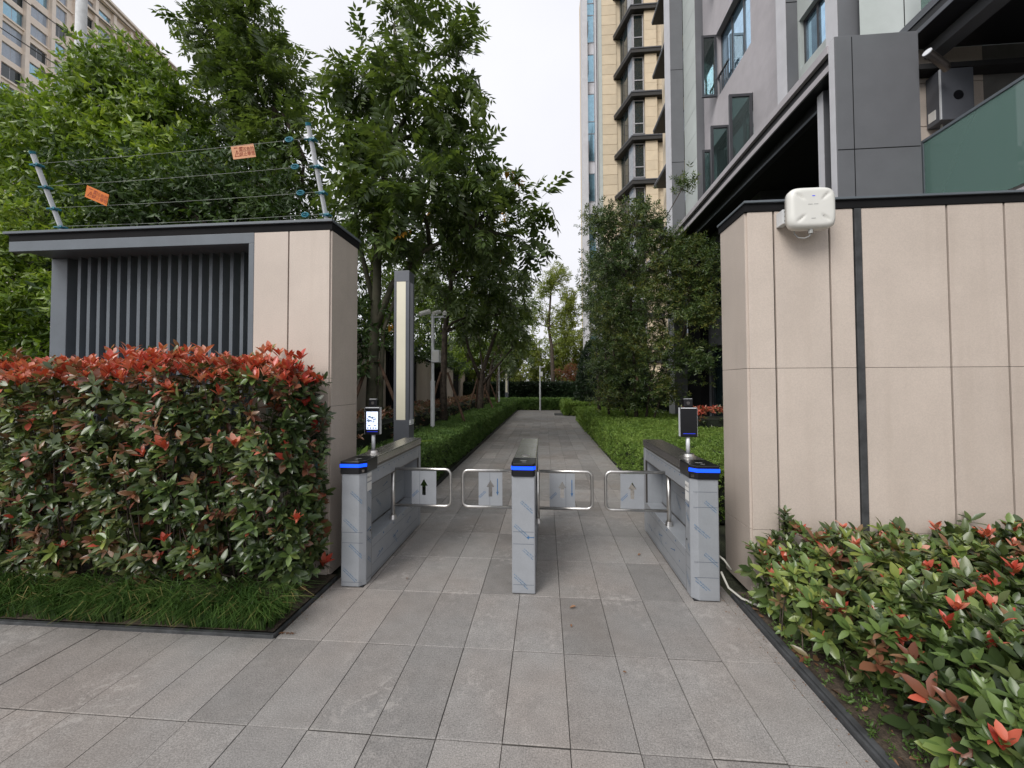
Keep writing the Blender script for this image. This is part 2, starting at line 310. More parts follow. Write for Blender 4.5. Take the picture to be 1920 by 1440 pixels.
def T_frond(pairs=6, seed=0):
    q = np.random.default_rng(seed); V = []; F = []
    dv, df = T_diamond(.42, .06)
    def put(o, ang, ln, droop):
        c, s_ = math.cos(ang), math.sin(ang); p = dv * ln; p = np.stack([p[:, 0] * c - p[:, 1] * s_, p[:, 0] * s_ + p[:, 1] * c, p[:, 2] - droop * p[:, 0]], 1) + o
        F.append(df + len(np.concatenate(V)) if V else df + 0); V.append(p)
    for i in range(pairs):
        t = .2 + .72 * i / (pairs - 1); z = -.28 * t * t; ln = .36 * (1 - .35 * abs(t - .5))
        for sg in (-1, 1): put(np.array([t, 0, z]), sg * (1.05 + q.uniform(-.2, .2)), ln * q.uniform(.85, 1.1), .35 + q.uniform(-.15, .3))
    put(np.array([.95, 0, -.27]), 0, .26, .5)
    rv = np.array([(0, -.008, 0), (0, .008, 0), (.96, 0, -.27)]); F.append(np.array([[0, 1, 2]]) + len(np.concatenate(V))); V.append(rv)
    return np.concatenate(V), np.concatenate(F)
def T_sprig(n=6, seed=0, wd=.42):
    q = np.random.default_rng(seed); dv, df = T_diamond(wd); V = []; F = []; k = 0
    for i in range(n):
        a = i * 2.4 + q.uniform(-.4, .4); el = q.uniform(.1, .9); t = .15 + .6 * i / n
        d = np.array([math.cos(el) * .55, math.cos(a) * math.cos(el), math.sin(a) * math.cos(el)]); d /= np.linalg.norm(d)
        y = np.cross(d, [.3, .2, 1.]); y /= np.linalg.norm(y); z = np.cross(d, y); ln = .55 * q.uniform(.8, 1.15)
        V.append(np.array([t, 0, 0]) + ln * (dv[:, :1] * d + dv[:, 1:2] * y + dv[:, 2:] * z)); F.append(df + k); k += 4
    return np.concatenate(V), np.concatenate(F)

def frames(D, N):
    x = nrm(D); z = N - (N * x).sum(1, keepdims=True) * x; z = nrm(z + 1e-6); y = np.cross(z, x); return x, y, z
def scatter(T, P, D, N, S):
    """copies of template T at points P along D with up vector N and size S"""
    tv, tf = T; x, y, z = frames(D, N); S = np.asarray(S).reshape(-1, 1, 1)
    V = P[:, None, :] + S * (tv[None, :, 0:1] * x[:, None] + tv[None, :, 1:2] * y[:, None] + tv[None, :, 2:3] * z[:, None])
    F = tf[None] + (np.arange(len(P)) * len(tv))[:, None, None]
    return V.reshape(-1, 3), F.reshape(-1, 3)
def rdir(n): return nrm(R.normal(size=(n, 3)))
LEAF = T_leaf(); LEAF2 = T_leaf(.34, .26, .14); LEAF3 = T_leaf(.5, .02, .16); DIA = T_diamond(); FROND = T_frond(); SPRIG = T_sprig(6); SPRIGN = T_sprig(7, 3, .3)

# ================================================================== THE SETTING
g = MB(); g.rect((-600, -600, -.03), (1200, 0, 0), (0, 1200, 0)); tag(g.build('ground', 'mulch'), kind='structure')
# paving bed, then the stones one by one
PX, PY = .2945, .605; X0, Y0 = -.195, 1.75
XL, XR, BEDY = -1.67, 1.345, 2.345
pv = MB(); pv.rect((-9, -3, -.005), (10.345, 0, 0), (0, BEDY + 3, 0)); pv.rect((XL - .03, BEDY, -.005), (XR - XL + .03, 0, 0), (0, 24.6 - BEDY, 0)); pv.rect((XR, 16.6, -.006), (4.5, 0, 0), (0, 3.3, 0))
pave = tag(pv.build('pavement', 'joint'), kind='structure')
stones = []
for j in range(-5, 40):
    y0, y1 = Y0 + j * PY, Y0 + (j + 1) * PY
    for i in range(-30, 20):
        x0, x1 = X0 + i * PX, X0 + (i + 1) * PX
        if y0 < BEDY - .1: lo, hi = -9, XR
        else:
            lo, hi = XL, XR
            if 16.8 < y0 < 19.3: hi = XR + 3
        a, b = max(x0, lo), min(x1, hi)
        if b - a < .04 or y0 > 24.3: continue
        stones.append((a, b, y0, y1))
vis = []
for s in stones:
    cx, cy = (s[0] + s[1]) / 2, (s[2] + s[3]) / 2; d = Vector((cx, s[3], 0)) - EYE; z = d.dot(fwd)
    inv = z > .3 and abs(d.dot(r2)) / z < 1.40 and abs(d.dot(u2)) / z < 1.06
    vis.append((0 if inv else 1, z))
order = sorted(range(len(stones)), key=lambda k: vis[k]); pick = set(order[:296])
tile = MB().box(-.5, .5, -.5, .5, -.03, 0).build('tmp', 'paver'); tme = tile.data; bpy.data.objects.remove(tile)
bm = bmesh.new(); bm.from_mesh(tme); bmesh.ops.bevel(bm, geom=[e for e in bm.edges if all(v.co.z > -.01 for v in e.verts)], offset=.004, segments=1, affect='EDGES'); bm.to_mesh(tme); bm.free(); tme.name = 'paving_stone'
rest = MB(); restL = []
for k, (a, b, c, d) in enumerate(stones):
    gx, gy = .0026 + rnd.uniform(-.001, .0015), .0065 + rnd.uniform(-.004, .004)
    if k in pick:
        o = bpy.data.objects.new('paving_stone', tme); o.location = ((a + b) / 2, (c + d) / 2, rnd.uniform(-.0015, .0015)); o.scale = (b - a - gx, d - c - gy, 1)
        o.rotation_euler = (rnd.uniform(-.001, .001), rnd.uniform(-.002, .002), rnd.uniform(-.001, .001)); link(o, pave)
    else: rest.box(a + gx / 2, b - gx / 2, c + gy / 2, d - gy / 2, -.03, rnd.uniform(-.001, .001))
tag(rest.build('far_paving_stones', 'paver', pave), kind='stuff')
# planting beds
b = MB(); b.rect((-9, BEDY + .02, .03), (9 + XL - .02, 0, 0), (0, .75, 0)); b.rect((XR + .02, -2, .02), (6, 0, 0), (0, 5.1, 0)); tag(b.build('planting_bed', 'soil'), kind='structure')
# metal lawn edging
e = MB(); e.box(-9, XL - .022, BEDY, BEDY + .012, -.03, .02); e.box(-9, XL - .022, BEDY + .012, BEDY + .03, -.03, .018); e.box(XL - .022, XL - .006, BEDY, 3.1, -.03, .02)
tag(e.build('edging_strip', 'edgemetal', bevel=.003), kind='structure')
e = MB(); e.box(XR + .004, XR + .02, -2, 3.07, -.03, .024); e.box(XR + .02, XR + .05, -2, 3.07, -.03, .035)
tag(e.build('edging_strip', 'edgemetal', bevel=.003), kind='structure')
e = MB(); e.box(XL - .05, XL - .012, 3.6, 24.4, -.03, .035); e.box(XR + .01, XR + .045, 3.55, 16.7, -.03, .035)
tag(e.build('path_kerb', 'blackmetal', bevel=.004), kind='structure')

# ================================================================== GATE WALLS
COP0, COP1 = 2.845, 2.90
wl_t = thing('gate_wall', (-3.2, 3.35, 0), 'beige panelled gate pier with dark louvred bay behind the red-topped hedge', 'wall')
box('wall_core', 'gap', wl_t, -2.425, -1.769, 3.12, 3.55, 0, COP0 - .004)
for x0, x1 in ((-2.425, -2.127), (-2.115, -1.766)):
    for z0, z1 in ((.0, .45), (.453, 1.70), (1.703, COP0)): 
        if z0 > 1: box('panel', 'panel', wl_t, x0, x1, 3.1, 3.119, .453, COP0 - .003, bevel=.002)
        elif z0 == 0: box('panel', 'panel', wl_t, x0, x1, 3.1, 3.119, .02, .45, bevel=.002)
box('panel', 'panel', wl_t, -1.768, -1.75, 3.114, 3.56, .02, 1.385, bevel=.002); box('panel', 'panel', wl_t, -1.768, -1.75, 3.114, 3.56, 1.388, COP0 - .003, bevel=.002)
box('coping', 'dmetal', wl_t, -4.78, -1.735, 3.08, 3.60, 2.908, 2.93, bevel=.003)
box('coping_trim', 'gap', wl_t, -4.74, -1.745, 3.10, 3.585, COP0, 2.908)
box('bay_head', 'dmetal', wl_t, -4.74, -2.427, 3.10, 3.16, 2.755, COP0 - .001, bevel=.003)
box('bay_soffit', 'dmetal', wl_t, -4.74, -2.427, 3.162, 3.56, 2.79, COP0 - .002)
box('bay_jamb', 'dmetal', wl_t, -2.475, -2.428, 3.1005, 3.44, 0, 2.754, bevel=.003)
box('bay_post', 'dmetal', wl_t, -4.73, -4.56, 3.40, 3.56, 0, 2.789, bevel=.006)
box('bay_sill', 'blackmetal', wl_t, -4.555, -2.48, 3.36, 3.52, .0, .25)
for i in range(20):
    x = -4.417 + .1033 * i
    if x < -2.5: box('slat', 'dmetal', wl_t, x - .018, x + .014, 3.39, 3.50, .25, 2.789)
box('back_rail', 'blackmetal', wl_t, -4.555, -2.48, 3.505, 3.53, 1.2, 1.26)

wr_t = thing('gate_wall', (2.9, 3.3, 0), 'beige panelled gate wall carrying the white antenna, right of the turnstiles', 'wall')
box('wall_core', 'gap', wr_t, 1.52, 6.2, 3.09, 3.48, 0, COP0 - .004)
xs = [1.505, 1.703, 2.092, 2.262]; 
cols_ = [(1.516, 1.695), (1.709, 2.084), (2.098, 2.254), (2.316, 2.881), (2.896, 3.257), (3.272, 3.855), (3.87, 4.445), (4.46, 5.1)]
for x0, x1 in cols_:
    for z0, z1 in ((.02, .488), (.491, 1.672), (1.675, COP0 - .003)): box('panel', 'panel', wr_t, x0, x1, 3.07, 3.089, z0, z1, bevel=.0015)
for z0, z1 in ((.02, .488), (.491, 1.672), (1.675, COP0 - .003)): box('panel', 'panel', wr_t, 1.50, 1.519, 3.083, 3.49, z0, z1, bevel=.0015)
box('steel_channel', 'edgemetal', wr_t, 2.262, 2.308, 3.062, 3.12, 0, COP0 - .004, bevel=.002)
box('coping', 'dmetal', wr_t, 1.485, 6.2, 3.045, 3.52, 2.905, 2.922, bevel=.003)
box('coping_trim', 'gap', wr_t, 1.494, 6.2, 3.063, 3.51, COP0, 2.905)

# white antenna box on the right wall
def antenna():
    t = thing('wall_antenna', (1.9, 3.05, 2.78), 'white rounded-square wireless antenna with blue light mounted on the beige wall', 'antenna')
    cx, cz, y0 = 1.875, 2.792, 2.895; hx, hz = .158, .148; n = 26
    V = []; F = []
    def pt(u, v): # rounded square
        p = 5.; 
        r = max(abs(u), abs(v))
        if r < 1e-6: return 0., 0.
        k = r / ((abs(u) ** p + abs(v) ** p) ** (1 / p)); return u * k, v * k
    for j in range(n + 1):
        for i in range(n + 1):
            u, v = -1 + 2 * i / n, -1 + 2 * j / n; a, b_ = pt(u, v); r = max(abs(u), abs(v))
            edge = max(0, (r - .78) / .22); dz = .026 * edge ** 2.4
            dd = abs(abs(a) - abs(b_)); groove = max(0, 1 - dd / (.05 + .16 * max(0, r - .3))) * min(1, max(0, (r - .36) / .12)) * min(1, max(0, (.84 - r) / .18))
            V.append((cx + a * hx, y0 + dz + .011 * groove, cz + b_ * hz))
    for j in range(n):
        for i in range(n): k = j * (n + 1) + i; F.append((k, k + 1, k + n + 2, k + n + 1))
    ring = [i for i in range(n + 1)] + [j * (n + 1) + n for j in range(1, n + 1)] + [n * (n + 1) + i for i in range(n - 1, -1, -1)] + [j * (n + 1) for j in range(n - 1, 0, -1)]
    k = len(V); V += [(cx + (V[i][0] - cx) * 1.0, y0 + .06, cz + (V[i][2] - cz)) for i in ring]; L = len(ring)
    F += [(ring[i], k + i, k + (i + 1) % L, ring[(i + 1) % L]) for i in range(L)] + [tuple(range(k, k + L))]
    MB().add(V, F).build('cover', 'white', t, smooth=True)
    m = MB().box(1.72, 1.765, 2.985, 3.068, 2.715, 2.82).box(1.765, 1.80, 2.955, 2.99, 2.72, 2.80).box(1.80, 1.85, 2.956, 3.0, 2.72, 2.82).build('bracket', 'polewhite', t, bevel=.004)
    for z in (2.735, 2.768, 2.80): box('slot', 'text', t, 1.731, 1.752, 2.982, 2.9846, z - .004, z + .004)
    MB().tube([(1.872, 2.93, 2.645), (1.872, 2.93, 2.617)], .014, 12).build('cable_gland', 'greyprint', t)
    MB().tube([(1.872, 2.93, 2.617), (1.868, 2.935, 2.602), (1.845, 2.95, 2.592), (1.815, 2.97, 2.604), (1.80, 2.99, 2.64), (1.80, 3.0, 2.72)], .004, 6).build('cable', 'greyprint', t)
    MB().box(1.866, 1.884, 2.893, 2.8945, 2.868, 2.873).build('status_light', 'bluedim', t)
    m = MB(); 
    for x0, x1, z in ((1.838, 1.868, 2.812), (1.876, 1.905, 2.812), (1.857, 1.886, 2.712)):
        x = x0
        while x < x1 - .002: m.box(x, x + .0028, 2.8936, 2.8946, z - .002, z + .002); x += .0042
    tag(m.build('print', 'greyprint', t), kind='stuff')
antenna()

# ================================================================== ELECTRIC FENCE
def lerp(a, b_, t): return tuple(a[i] + (b_[i] - a[i]) * t for i in range(3))
ef = thing('electric_fence', (-3.2, 3.3, 2.93), 'four-wire electric fence on two leaning posts on top of the left gate wall', 'fence')
PR = ((-1.89, 3.30, 2.925), (-1.89, 2.99, 3.65)); PL = ((-4.45, 3.30, 2.925), (-4.44, 3.04, 3.585))
fr = (.15, .37, .62, .87)
ins = []
for (p0, p1), n_ in ((PL, 0), (PR, 1)):
    po = MB().tube([p0, p1], .018, 12).build('post', 'alu', ef, smooth=False)
    MB().tube([p1, lerp(p0, p1, 1.03)], .021, 12).build('cap', 'teal', po)
    MB().box(p0[0] - .05, p0[0] + .05, 3.26, 3.36, 2.93, 2.94).build('foot', 'dmetal', po)
    for t_ in fr:
        c = Vector(lerp(p0, p1, t_)); m = MB().tube([c + Vector((-.045, -.02, 0)), c + Vector((.04, -.02, 0))], .008, 8).tube([c + Vector((0, 0, -.013)), c + Vector((0, 0, .013))], .024, 10)
        m.tube([c + Vector((.038, -.035, 0)), c + Vector((.038, .02, 0))], .010, 8); m.build('insulator', 'teal', po)
for t_ in fr:
    a, b_ = Vector(lerp(*PL, t_)), Vector(lerp(*PR, t_)); off = Vector((.0, -.03, 0)); a += off; b_ += off
    pts = [a.lerp(b_, k / 12) - Vector((0, 0, .012 * math.sin(math.pi * k / 12))) for k in range(13)]
    MB().tube(pts, .0015, 5).build('wire', 'wire', ef)
    c = b_ + Vector((-.17, 0, 0)); m = MB()
    m.tube([c + Vector((.03 * math.cos(q), 0, .017 * math.sin(q))) for q in [k * 2 * math.pi / 14 for k in range(15)]], .0075, 6, False).tube([c + Vector((-.035, 0, 0)), c + Vector((.04, 0, 0))], .005, 6)
    m.build('tensioner', 'teal', ef)
def text_mesh(body, size, bold=0.):
    cu = bpy.data.curves.new('t', 'FONT'); cu.body = body; cu.size = size; cu.align_x = 'CENTER'; cu.align_y = 'CENTER'; cu.offset = bold
    o = bpy.data.objects.new('t', cu); col.objects.link(o); dg = bpy.context.evaluated_depsgraph_get(); dg.update()
    me = bpy.data.meshes.new_from_object(o.evaluated_get(dg)); bpy.data.objects.remove(o); bpy.data.curves.remove(cu); return me
def put_text(name, body, size, m, parent, loc, xdir, updir, bold=0.):
    me = text_mesh(body, size, bold); me.materials.clear(); me.materials.append(M_[m]); me.name = name
    x = Vector(xdir).normalized(); z = Vector(updir).normalized(); nrm_ = x.cross(z)
    o = bpy.data.objects.new(name, me); link(o, parent); mm = Matrix((x, z, nrm_)).transposed().to_4x4(); mm.translation = Vector(loc) - wl(parent); o.matrix_local = mm; return o
def fence_sign(c, xd, ud, label, mk):
    t = thing('warning_sign', c, label, 'sign', 'warning plates on the fence wires'); x = Vector(xd).normalized(); u = Vector(ud); u = (u - x * u.dot(x)).normalized(); n_ = x.cross(u); c = Vector(c); hw, hh = .1, .05
    m = MB(); V = [c + x * a * hw + u * b_ * hh + n_ * k for k in (-.0015, .0015) for a, b_ in ((-1, -1), (1, -1), (1, 1), (-1, 1))]
    m.add(V, [(0, 3, 2, 1), (4, 5, 6, 7), (0, 1, 5, 4), (1, 2, 6, 5), (2, 3, 7, 6), (3, 0, 4, 7)]).build('plate', mk, t)
    f = c + n_ * .003
    put_text('warning_text', '高压危险\n禁止攀登', .034, 'redtext', t, f + x * .032 - u * .004, x, u)
    tri = [(-.078, -.03), (-.03, -.03), (-.054, .012)]; m = MB()
    for i in range(3):
        p, q = Vector(tri[i]), Vector(tri[(i + 1) % 3]); d = (q - p).normalized() * .002; e_ = Vector((-d.y, d.x)); P = [p - d + e_, q + d + e_, q + d - e_, p - d - e_]
        m.add([f + x * v.x + u * v.y for v in P], [(0, 1, 2, 3)])
    m.add([f + x * a + u * b_ for a, b_ in ((-.055, -.024), (-.049, -.008), (-.053, -.009), (-.051, .002), (-.059, -.014), (-.055, -.013))], [(0, 1, 2, 3, 4, 5)])
    m.build('bolt_symbol', 'redtext', t)
    for a in (-.075, -.03): MB().add([f + x * (a + p) + u * q for p, q in ((0, .03), (.03, .03), (.03, .036), (0, .036))], [(0, 1, 2, 3)]).build('print', 'redtext', t)
fence_sign((-2.49, 3.045, 3.505), (1, 0, .06), (-.04, -.25, 1), 'pale orange warning plate on the top fence wire near the right post', 'orangepale')
fence_sign((-3.84, 3.06, 3.20), (1, .12, -.44), (.12, -.2, 1), 'deep orange warning plate hanging askew from the fence near the left post', 'orange')

# ================================================================== TURNSTILES
def arrow2d(ln, head, shaft, wd):   # pointing +u
    return [(0, -shaft), (ln - head, -shaft), (ln - head, -wd), (ln, 0), (ln - head, wd), (ln - head, shaft), (0, shaft)]
def film_marks(parent, o, a, b_, W, H, seed, arrows=(), seams=()):
    """marks printed on the protective film: o corner, unit axes a (across) and b_ (up), on a W x H face"""
    q = random.Random(seed); o, a, b_ = Vector(o), Vector(a), Vector(b_); n_ = a.cross(b_); pale = MB(); lines = MB()
    step = .21; ang = -.72; z = .06 + q.uniform(0, .08); side = q.choice((0, 1))
    while z < H - .1:
        u0 = (.05 if side else .4) * W + q.uniform(-.02, .02); side = 1 - side
        d = Vector((math.cos(ang), math.sin(ang))); e_ = Vector((-d.y, d.x))
        for row in (0, 1):
            t_ = 0.; L = q.uniform(.12, .16)
            while t_ < L:
                wv = q.uniform(.003, .007); h = q.choice((.006, .008)); p = Vector((u0, z + .06)) + d * t_ - e_ * row * .015
                c = [p, p + d * wv, p + d * wv + e_ * h, p + e_ * h]
                if all(.004 < k.x < W - .004 and .004 < k.y < H - .004 for k in c): pale.add([o + a * k.x + b_ * k.y + n_ * .0008 for k in c], [(0, 1, 2, 3)])
                t_ += wv + q.choice((.002, .002, .005))
        z += step * q.uniform(.8, 1.1)
    if pale.v: tag(pale.build('film_print', 'inkpale', parent), kind='stuff')
    for s_ in seams: lines.add([o + a * (.002 + k * (W - .004)) + b_ * (s_ + h) + n_ * .0008 for k, h in ((0, -.0014), (1, -.0014), (1, .0014), (0, .0014))], [(0, 1, 2, 3)])
    if lines.v: lines.build('film_seam', 'filmline', parent)
    ar = MB()
    for u0, v0, th, ln in arrows:
        d = Vector((math.cos(th), math.sin(th))); e_ = Vector((-d.y, d.x)); P = [Vector((u0, v0)) + d * p * 1. + e_ * k for p, k in arrow2d(ln, .022, .003, .011)]
        ar.add([o + a * k.x + b_ * k.y + n_ * .001 for k in P], [tuple(range(len(P)))])
    if ar.v: ar.build('film_arrow', 'ink', parent)

def plate_mesh(x0, x1, y, z0, z1, thick=.003):
    bm = bmesh.new(); cx, cz = (x0 + x1) / 2, (z0 + z1) / 2 + .005
    ov = [bm.verts.new((x, y, z)) for x, z in ((x0, z0), (x1, z0), (x1, z1), (x0, z1))]
    hw, h = .036, .075; A = [(-.017, -h), (.017, -h), (.017, .012), (hw, .012), (0, h), (-hw, .012), (-.017, .012)]
    iv = [bm.verts.new((cx + a, y, cz + b_)) for a, b_ in A]; E = []
    for L in (ov, iv): E += [bm.edges.new((L[i], L[(i + 1) % len(L)])) for i in range(len(L))]
    bmesh.ops.triangle_fill(bm, edges=E, use_beauty=True)
    r = bmesh.ops.extrude_face_region(bm, geom=bm.faces[:]); bmesh.ops.translate(bm, verts=[v for v in r['geom'] if isinstance(v, bmesh.types.BMVert)], vec=(0, thick, 0))
    bm.verts.index_update(); m = MB(); m.v = [tuple(v.co) for v in bm.verts]; m.f = [tuple(v.index for v in f.verts) for f in bm.faces]; bm.free(); return m
def rounded_loop(x0, x1, z0, z1, r, y):
    """open U from x0 (two ends) to rounded corners at x1"""
    s = 1 if x1 > x0 else -1; P = [(x0, y, z1)]
    for k in range(6): t_ = math.pi / 2 * k / 5; P.append((x1 - s * r + s * r * math.sin(t_), y, z1 - r + r * math.cos(t_)))
    for k in range(6): t_ = math.pi / 2 * k / 5; P.append((x1 - s * r + s * r * math.cos(t_), y, z0 + r - r * math.sin(t_)))
    P.append((x0, y, z0)); return P
def barrier(t, xp, xend, px0, px1, y, blue_arrow, seam, seed, zt=.776, zb=.438):
    s = 1 if xend > xp else -1
    b0 = MB().tube([(xp, y, .312), (xp, y, .765)], .019, 16).build('barrier_post', 'steel', t, smooth=True)
    MB().tube([(xp, y, .311), (xp, y, .35)], [.036, .028], 14).build('post_collar', 'steel', b0)
    lp = MB().tube(rounded_loop(xp + s * .015, xend, zb, zt, .05, y), .0135, 12).build('barrier_loop', 'steel', t, smooth=True)
    pl = plate_mesh(px0, px1, y - .004, zb + .014, zt - .016).build('barrier_plate', 'film', t)
    o = (px0, y - .0045, zb + .014); a = (1, 0, 0)
    ar = MB()
    if blue_arrow is not None: ar.add([(blue_arrow - .004 + p, y - .0055, z) for p, z in ((0, .70), (.008, .70), (.008, .58), (.016, .58), (.004, .545), (-.008, .58), (0, .58))], [tuple(range(7))]); ar.build('film_arrow', 'ink', pl)
    if seam is not None: MB().rect((seam, y - .005, zb + .016), (.0025, 0, 0), (0, 0, zt - zb - .034)).build('film_seam', 'filmline', pl)
    m = MB(); q = random.Random(seed)
    for row in (0, 1):
        t_ = 0
        while t_ < .075:
            w_ = q.uniform(.004, .008); p = Vector((px0 + .004 + t_ * .72 + row * .008, zb + .09 + t_ * .69 - row * .01)); d = Vector((.72, .69)); e_ = Vector((-.69, .72)); c = [p, p + d * w_, p + d * w_ + e_ * .006, p + e_ * .006]
            m.add([(k.x, y - .005, k.y) for k in c], [(0, 1, 2, 3)]); t_ += w_ + .003
    tag(m.build('film_print', 'ink', pl), kind='stuff')

Y1, Y2 = 2.98, 4.38
def cabinet(x0, x1, label, inner, arrows_front, seams_front, seed, steel_top):
    """inner: -1 / +1 side that faces the lane, 0 = lanes on both sides"""
    xc = (x0 + x1) / 2; t = thing('turnstile', (xc, (Y1 + Y2) / 2, 0), label, 'turnstile', 'turnstile cabinets across the gateway')
    bv = .018
    def col_(name, ya, yb):
        c = .042 if inner else .014; P = [(x0 + (c if inner < 0 else .006), ya), (x1 - (c if inner > 0 else .006), ya), (x1, ya + (c if inner > 0 else .006)), (x1, yb), (x0, yb), (x0, ya + (c if inner < 0 else .006))]
        return MB().prism(P, .006, .882).build(name, 'film', t, bevel=.006, seg=2)
    fc = col_('front_column', Y1, Y1 + .135)
    rc = MB().box(x0, x1, Y2 - .07, Y2, .006, .882).build('rear_column', 'film', t, bevel=.006)
    bx = MB().box(x0 + .003, x1 - .003, Y1 + .137, Y2 - .072, .006, .312).build('lower_box', 'film', t, bevel=.003)
    be = MB().box(x0 + .003, x1 - .003, Y1 + .137, Y2 - .072, .762, .882).build('top_beam', 'film', t, bevel=.003)
    px = (x0 + .004, x0 + .02) if inner > 0 else (x1 - .02, x1 - .004) if inner < 0 else (xc - .01, xc + .01)
    bp = box('back_panel', 'film', t, px[0], px[1], Y1 + .138, Y2 - .073, .316, .759)
    for sg in (1, -1):
        if inner * sg < 0: continue
        ex = x1 if sg > 0 else x0; bx0 = px[1] if sg > 0 else px[0]
        E_ = lambda a, b_: tuple(sorted((a, b_)))
        box('edge_trim', 'steeldark', t, *E_(ex - sg * .004, ex - sg * .0015), Y1 + .136, Y2 - .072, .756, .7615)
        box('edge_trim', 'steeldark', t, *E_(bx0 + sg * .0006, bx0 + sg * .006), Y1 + .138, Y2 - .073, .3125, .322)
        box('edge_trim', 'steeldark', t, *E_(ex - sg * .0035, ex - sg * .001), Y1 + .1352, Y1 + .1385, .01, .76)
        box('edge_trim', 'steeldark', t, *E_(ex - sg * .02, ex - sg * .0015), Y2 - .0735, Y2 - .0705, .3125, .756)
        box('edge_trim', 'steeldark', t, *E_(ex - sg * .0032, ex - sg * .0012), Y1 + .139, Y2 - .073, .006, .012)
    box('base_plate', 'black', t, x0 + .008, x1 - .008, Y1 + .006, Y2 - .006, 0, .006)
    box('collar', 'steeldark', t, x0 + .006, x1 - .006, Y1 + .006, Y2 - .004, .8825, .902)
    # polished lid and black nose with its light strip
    s_ = .022
    MB().prism([(x0 - .004, Y1 + .235), (x1 + .004, Y1 + .235), (x1 + .004, Y2 + .003), (x0 - .004, Y2 + .003)], .902, .968).build('lid', steel_top, t, bevel=.008)
    nose = [(x0 + .04, Y1 - .012), (x1 - .04, Y1 - .012), (x1 + .004, Y1 + .035), (x1 + .004, Y1 + .233), (x0 - .004, Y1 + .233), (x0 - .004, Y1 + .035)]
    if inner > 0: nose = [(x0 - .004, Y1 - .012)] + nose[1:5]
    elif inner < 0: nose = [nose[0], (x1 + .004, Y1 - .012)] + nose[3:]
    else: nose = [(x0 + .012, Y1 - .012), (x1 - .012, Y1 - .012), (x1 + .003, Y1 + .012)] + nose[3:5] + [(x0 - .003, Y1 + .012)]
    n_ = MB().prism(nose, .870, .970).build('nose_cap', 'black', t, bevel=.006)
    wrap = [Vector(p).to_3d() for p in nose]; L = MB(); cx_ = Vector((xc, Y1 + .15, 0)); path = {1: [0, 1, 2], -1: [5 if len(nose) > 5 else 4, 0, 1], 0: [5, 0, 1, 2]}[inner]
    if inner < 0: path = [len(nose) - 1, 0, 1]
    pp = []
    for k in path: p = wrap[k]; d = (p - cx_).normalized(); pp.append(p + d * .0022)
    za, zb_ = .922, .948
    for p, q in zip(pp[:-1], pp[1:]):
        o_ = (q - p).cross(Vector((0, 0, 1))).normalized() * .001
        L.add([p + Vector((0, 0, za)), q + Vector((0, 0, za)), q + Vector((0, 0, zb_)), p + Vector((0, 0, zb_))], [(0, 1, 2, 3)])
    L.build('light_strip', 'blue', n_)
    MB().box(xc - .028, xc + .022, Y1 + .10, Y1 + .106, .9702, .9712).build('reader_mark', 'greyprint', n_)
    MB().box(xc - .01, xc + .018, Y1 + .045, Y1 + .049, .9702, .9712).build('reader_mark', 'greyprint', n_)
    MB().tube([(xc, Y1 + .34, .9685), (xc, Y1 + .34, .9705)], .035, 20).build('card_reader', 'steel', t)
    # film print
    film_marks(fc, (x0 + .008, Y1 - .0002, .01), (1, 0, 0), (0, 0, 1), x1 - x0 - .016, .86, seed, arrows_front, seams_front)
    if inner >= 0: film_marks(fc, (x1 + .0004, Y1 + .045, .01), (0, 1, 0), (0, 0, 1), .088, .86, seed + 1, [(.01, .40, .25, .07)], seams_front)
    if inner <= 0: film_marks(fc, (x0 - .0004, Y1 + .133, .01), (0, -1, 0), (0, 0, 1), .088, .86, seed + 2, [(.008, .66, -.12, .075)], [s * .9 + .05 for s in seams_front])
    for sg in (1, -1):
        if inner * sg < 0: continue
        X = x1 - .003 if sg > 0 else x0 + .003; o = (X + sg * .0006, Y1 + (.15 if sg > 0 else 1.31), .01); a = (0, sg, 0)
        film_marks(bx, o, a, (0, 0, 1), 1.14, .30, seed + 3, [(.1, .12, .25 * sg, .12), (.45, .15, .2, .12), (.8, .16, .25, .12)], [.02, .10, .24])
        film_marks(be, (o[0], o[1], .765), a, (0, 0, 1), 1.1, .115, seed + 4, [], [.1])
        XX = px[1] if sg > 0 else px[0]
        film_marks(bp, (XX + sg * .0006, o[1], .336), a, (0, 0, 1), 1.1, .42, seed + 5, [(.1, .3, .2, .11), (.6, .25, .2, .11)], [.2, .36])
        holes = MB()
        for k in range(9):
            yy = Y1 + .26 + k * .118
            holes.tube([(X + sg * .0003, yy, .845), (X + sg * .0012, yy, .845)], .006, 8)
            if k % 2: holes.tube([(X + sg * .0003, yy, .285), (X + sg * .0015, yy, .285)], .008, 8)
            if k % 3 == 0: holes.tube([(X + sg * .0003, yy + .03, .16), (X + sg * .0015, yy + .03, .16)], .006, 8)
        holes.build('sensor_hole', 'ink', t)
        lk = MB().tube([((x1 if sg > 0 else x0) - sg * .001, Y1 + .11, .40), ((x1 if sg > 0 else x0) + sg * .002, Y1 + .11, .40)], .009, 10).build('lock', 'black', t)
    return t
cL = cabinet(-1.585, -1.40, 'left turnstile cabinet with one swing barrier, standing against the beige gate pier', 1, [], [.33, .41, .03], 21, 'steellid')
cC = cabinet(-.255, -.08, 'middle turnstile cabinet with a swing barrier on each side', 0, [(.16, .41, math.pi, .06)], [.36, .45, .06], 45, 'steellid')
cR = cabinet(1.05, 1.24, 'right turnstile cabinet with one swing barrier, in front of the beige gate wall', -1, [], [.16, .27, .66, .77], 81, 'lid')
YB = 3.63
barrier(cL, -1.425, -.878, -1.245, -1.012, YB, None, -1.17, 1)
barrier(cR, 1.085, .536, .665, .872, YB, None, None, 2)
barrier(cC, -.262, -.762, -.615, -.395, YB, -.44, -.512, 3, .772, .44)
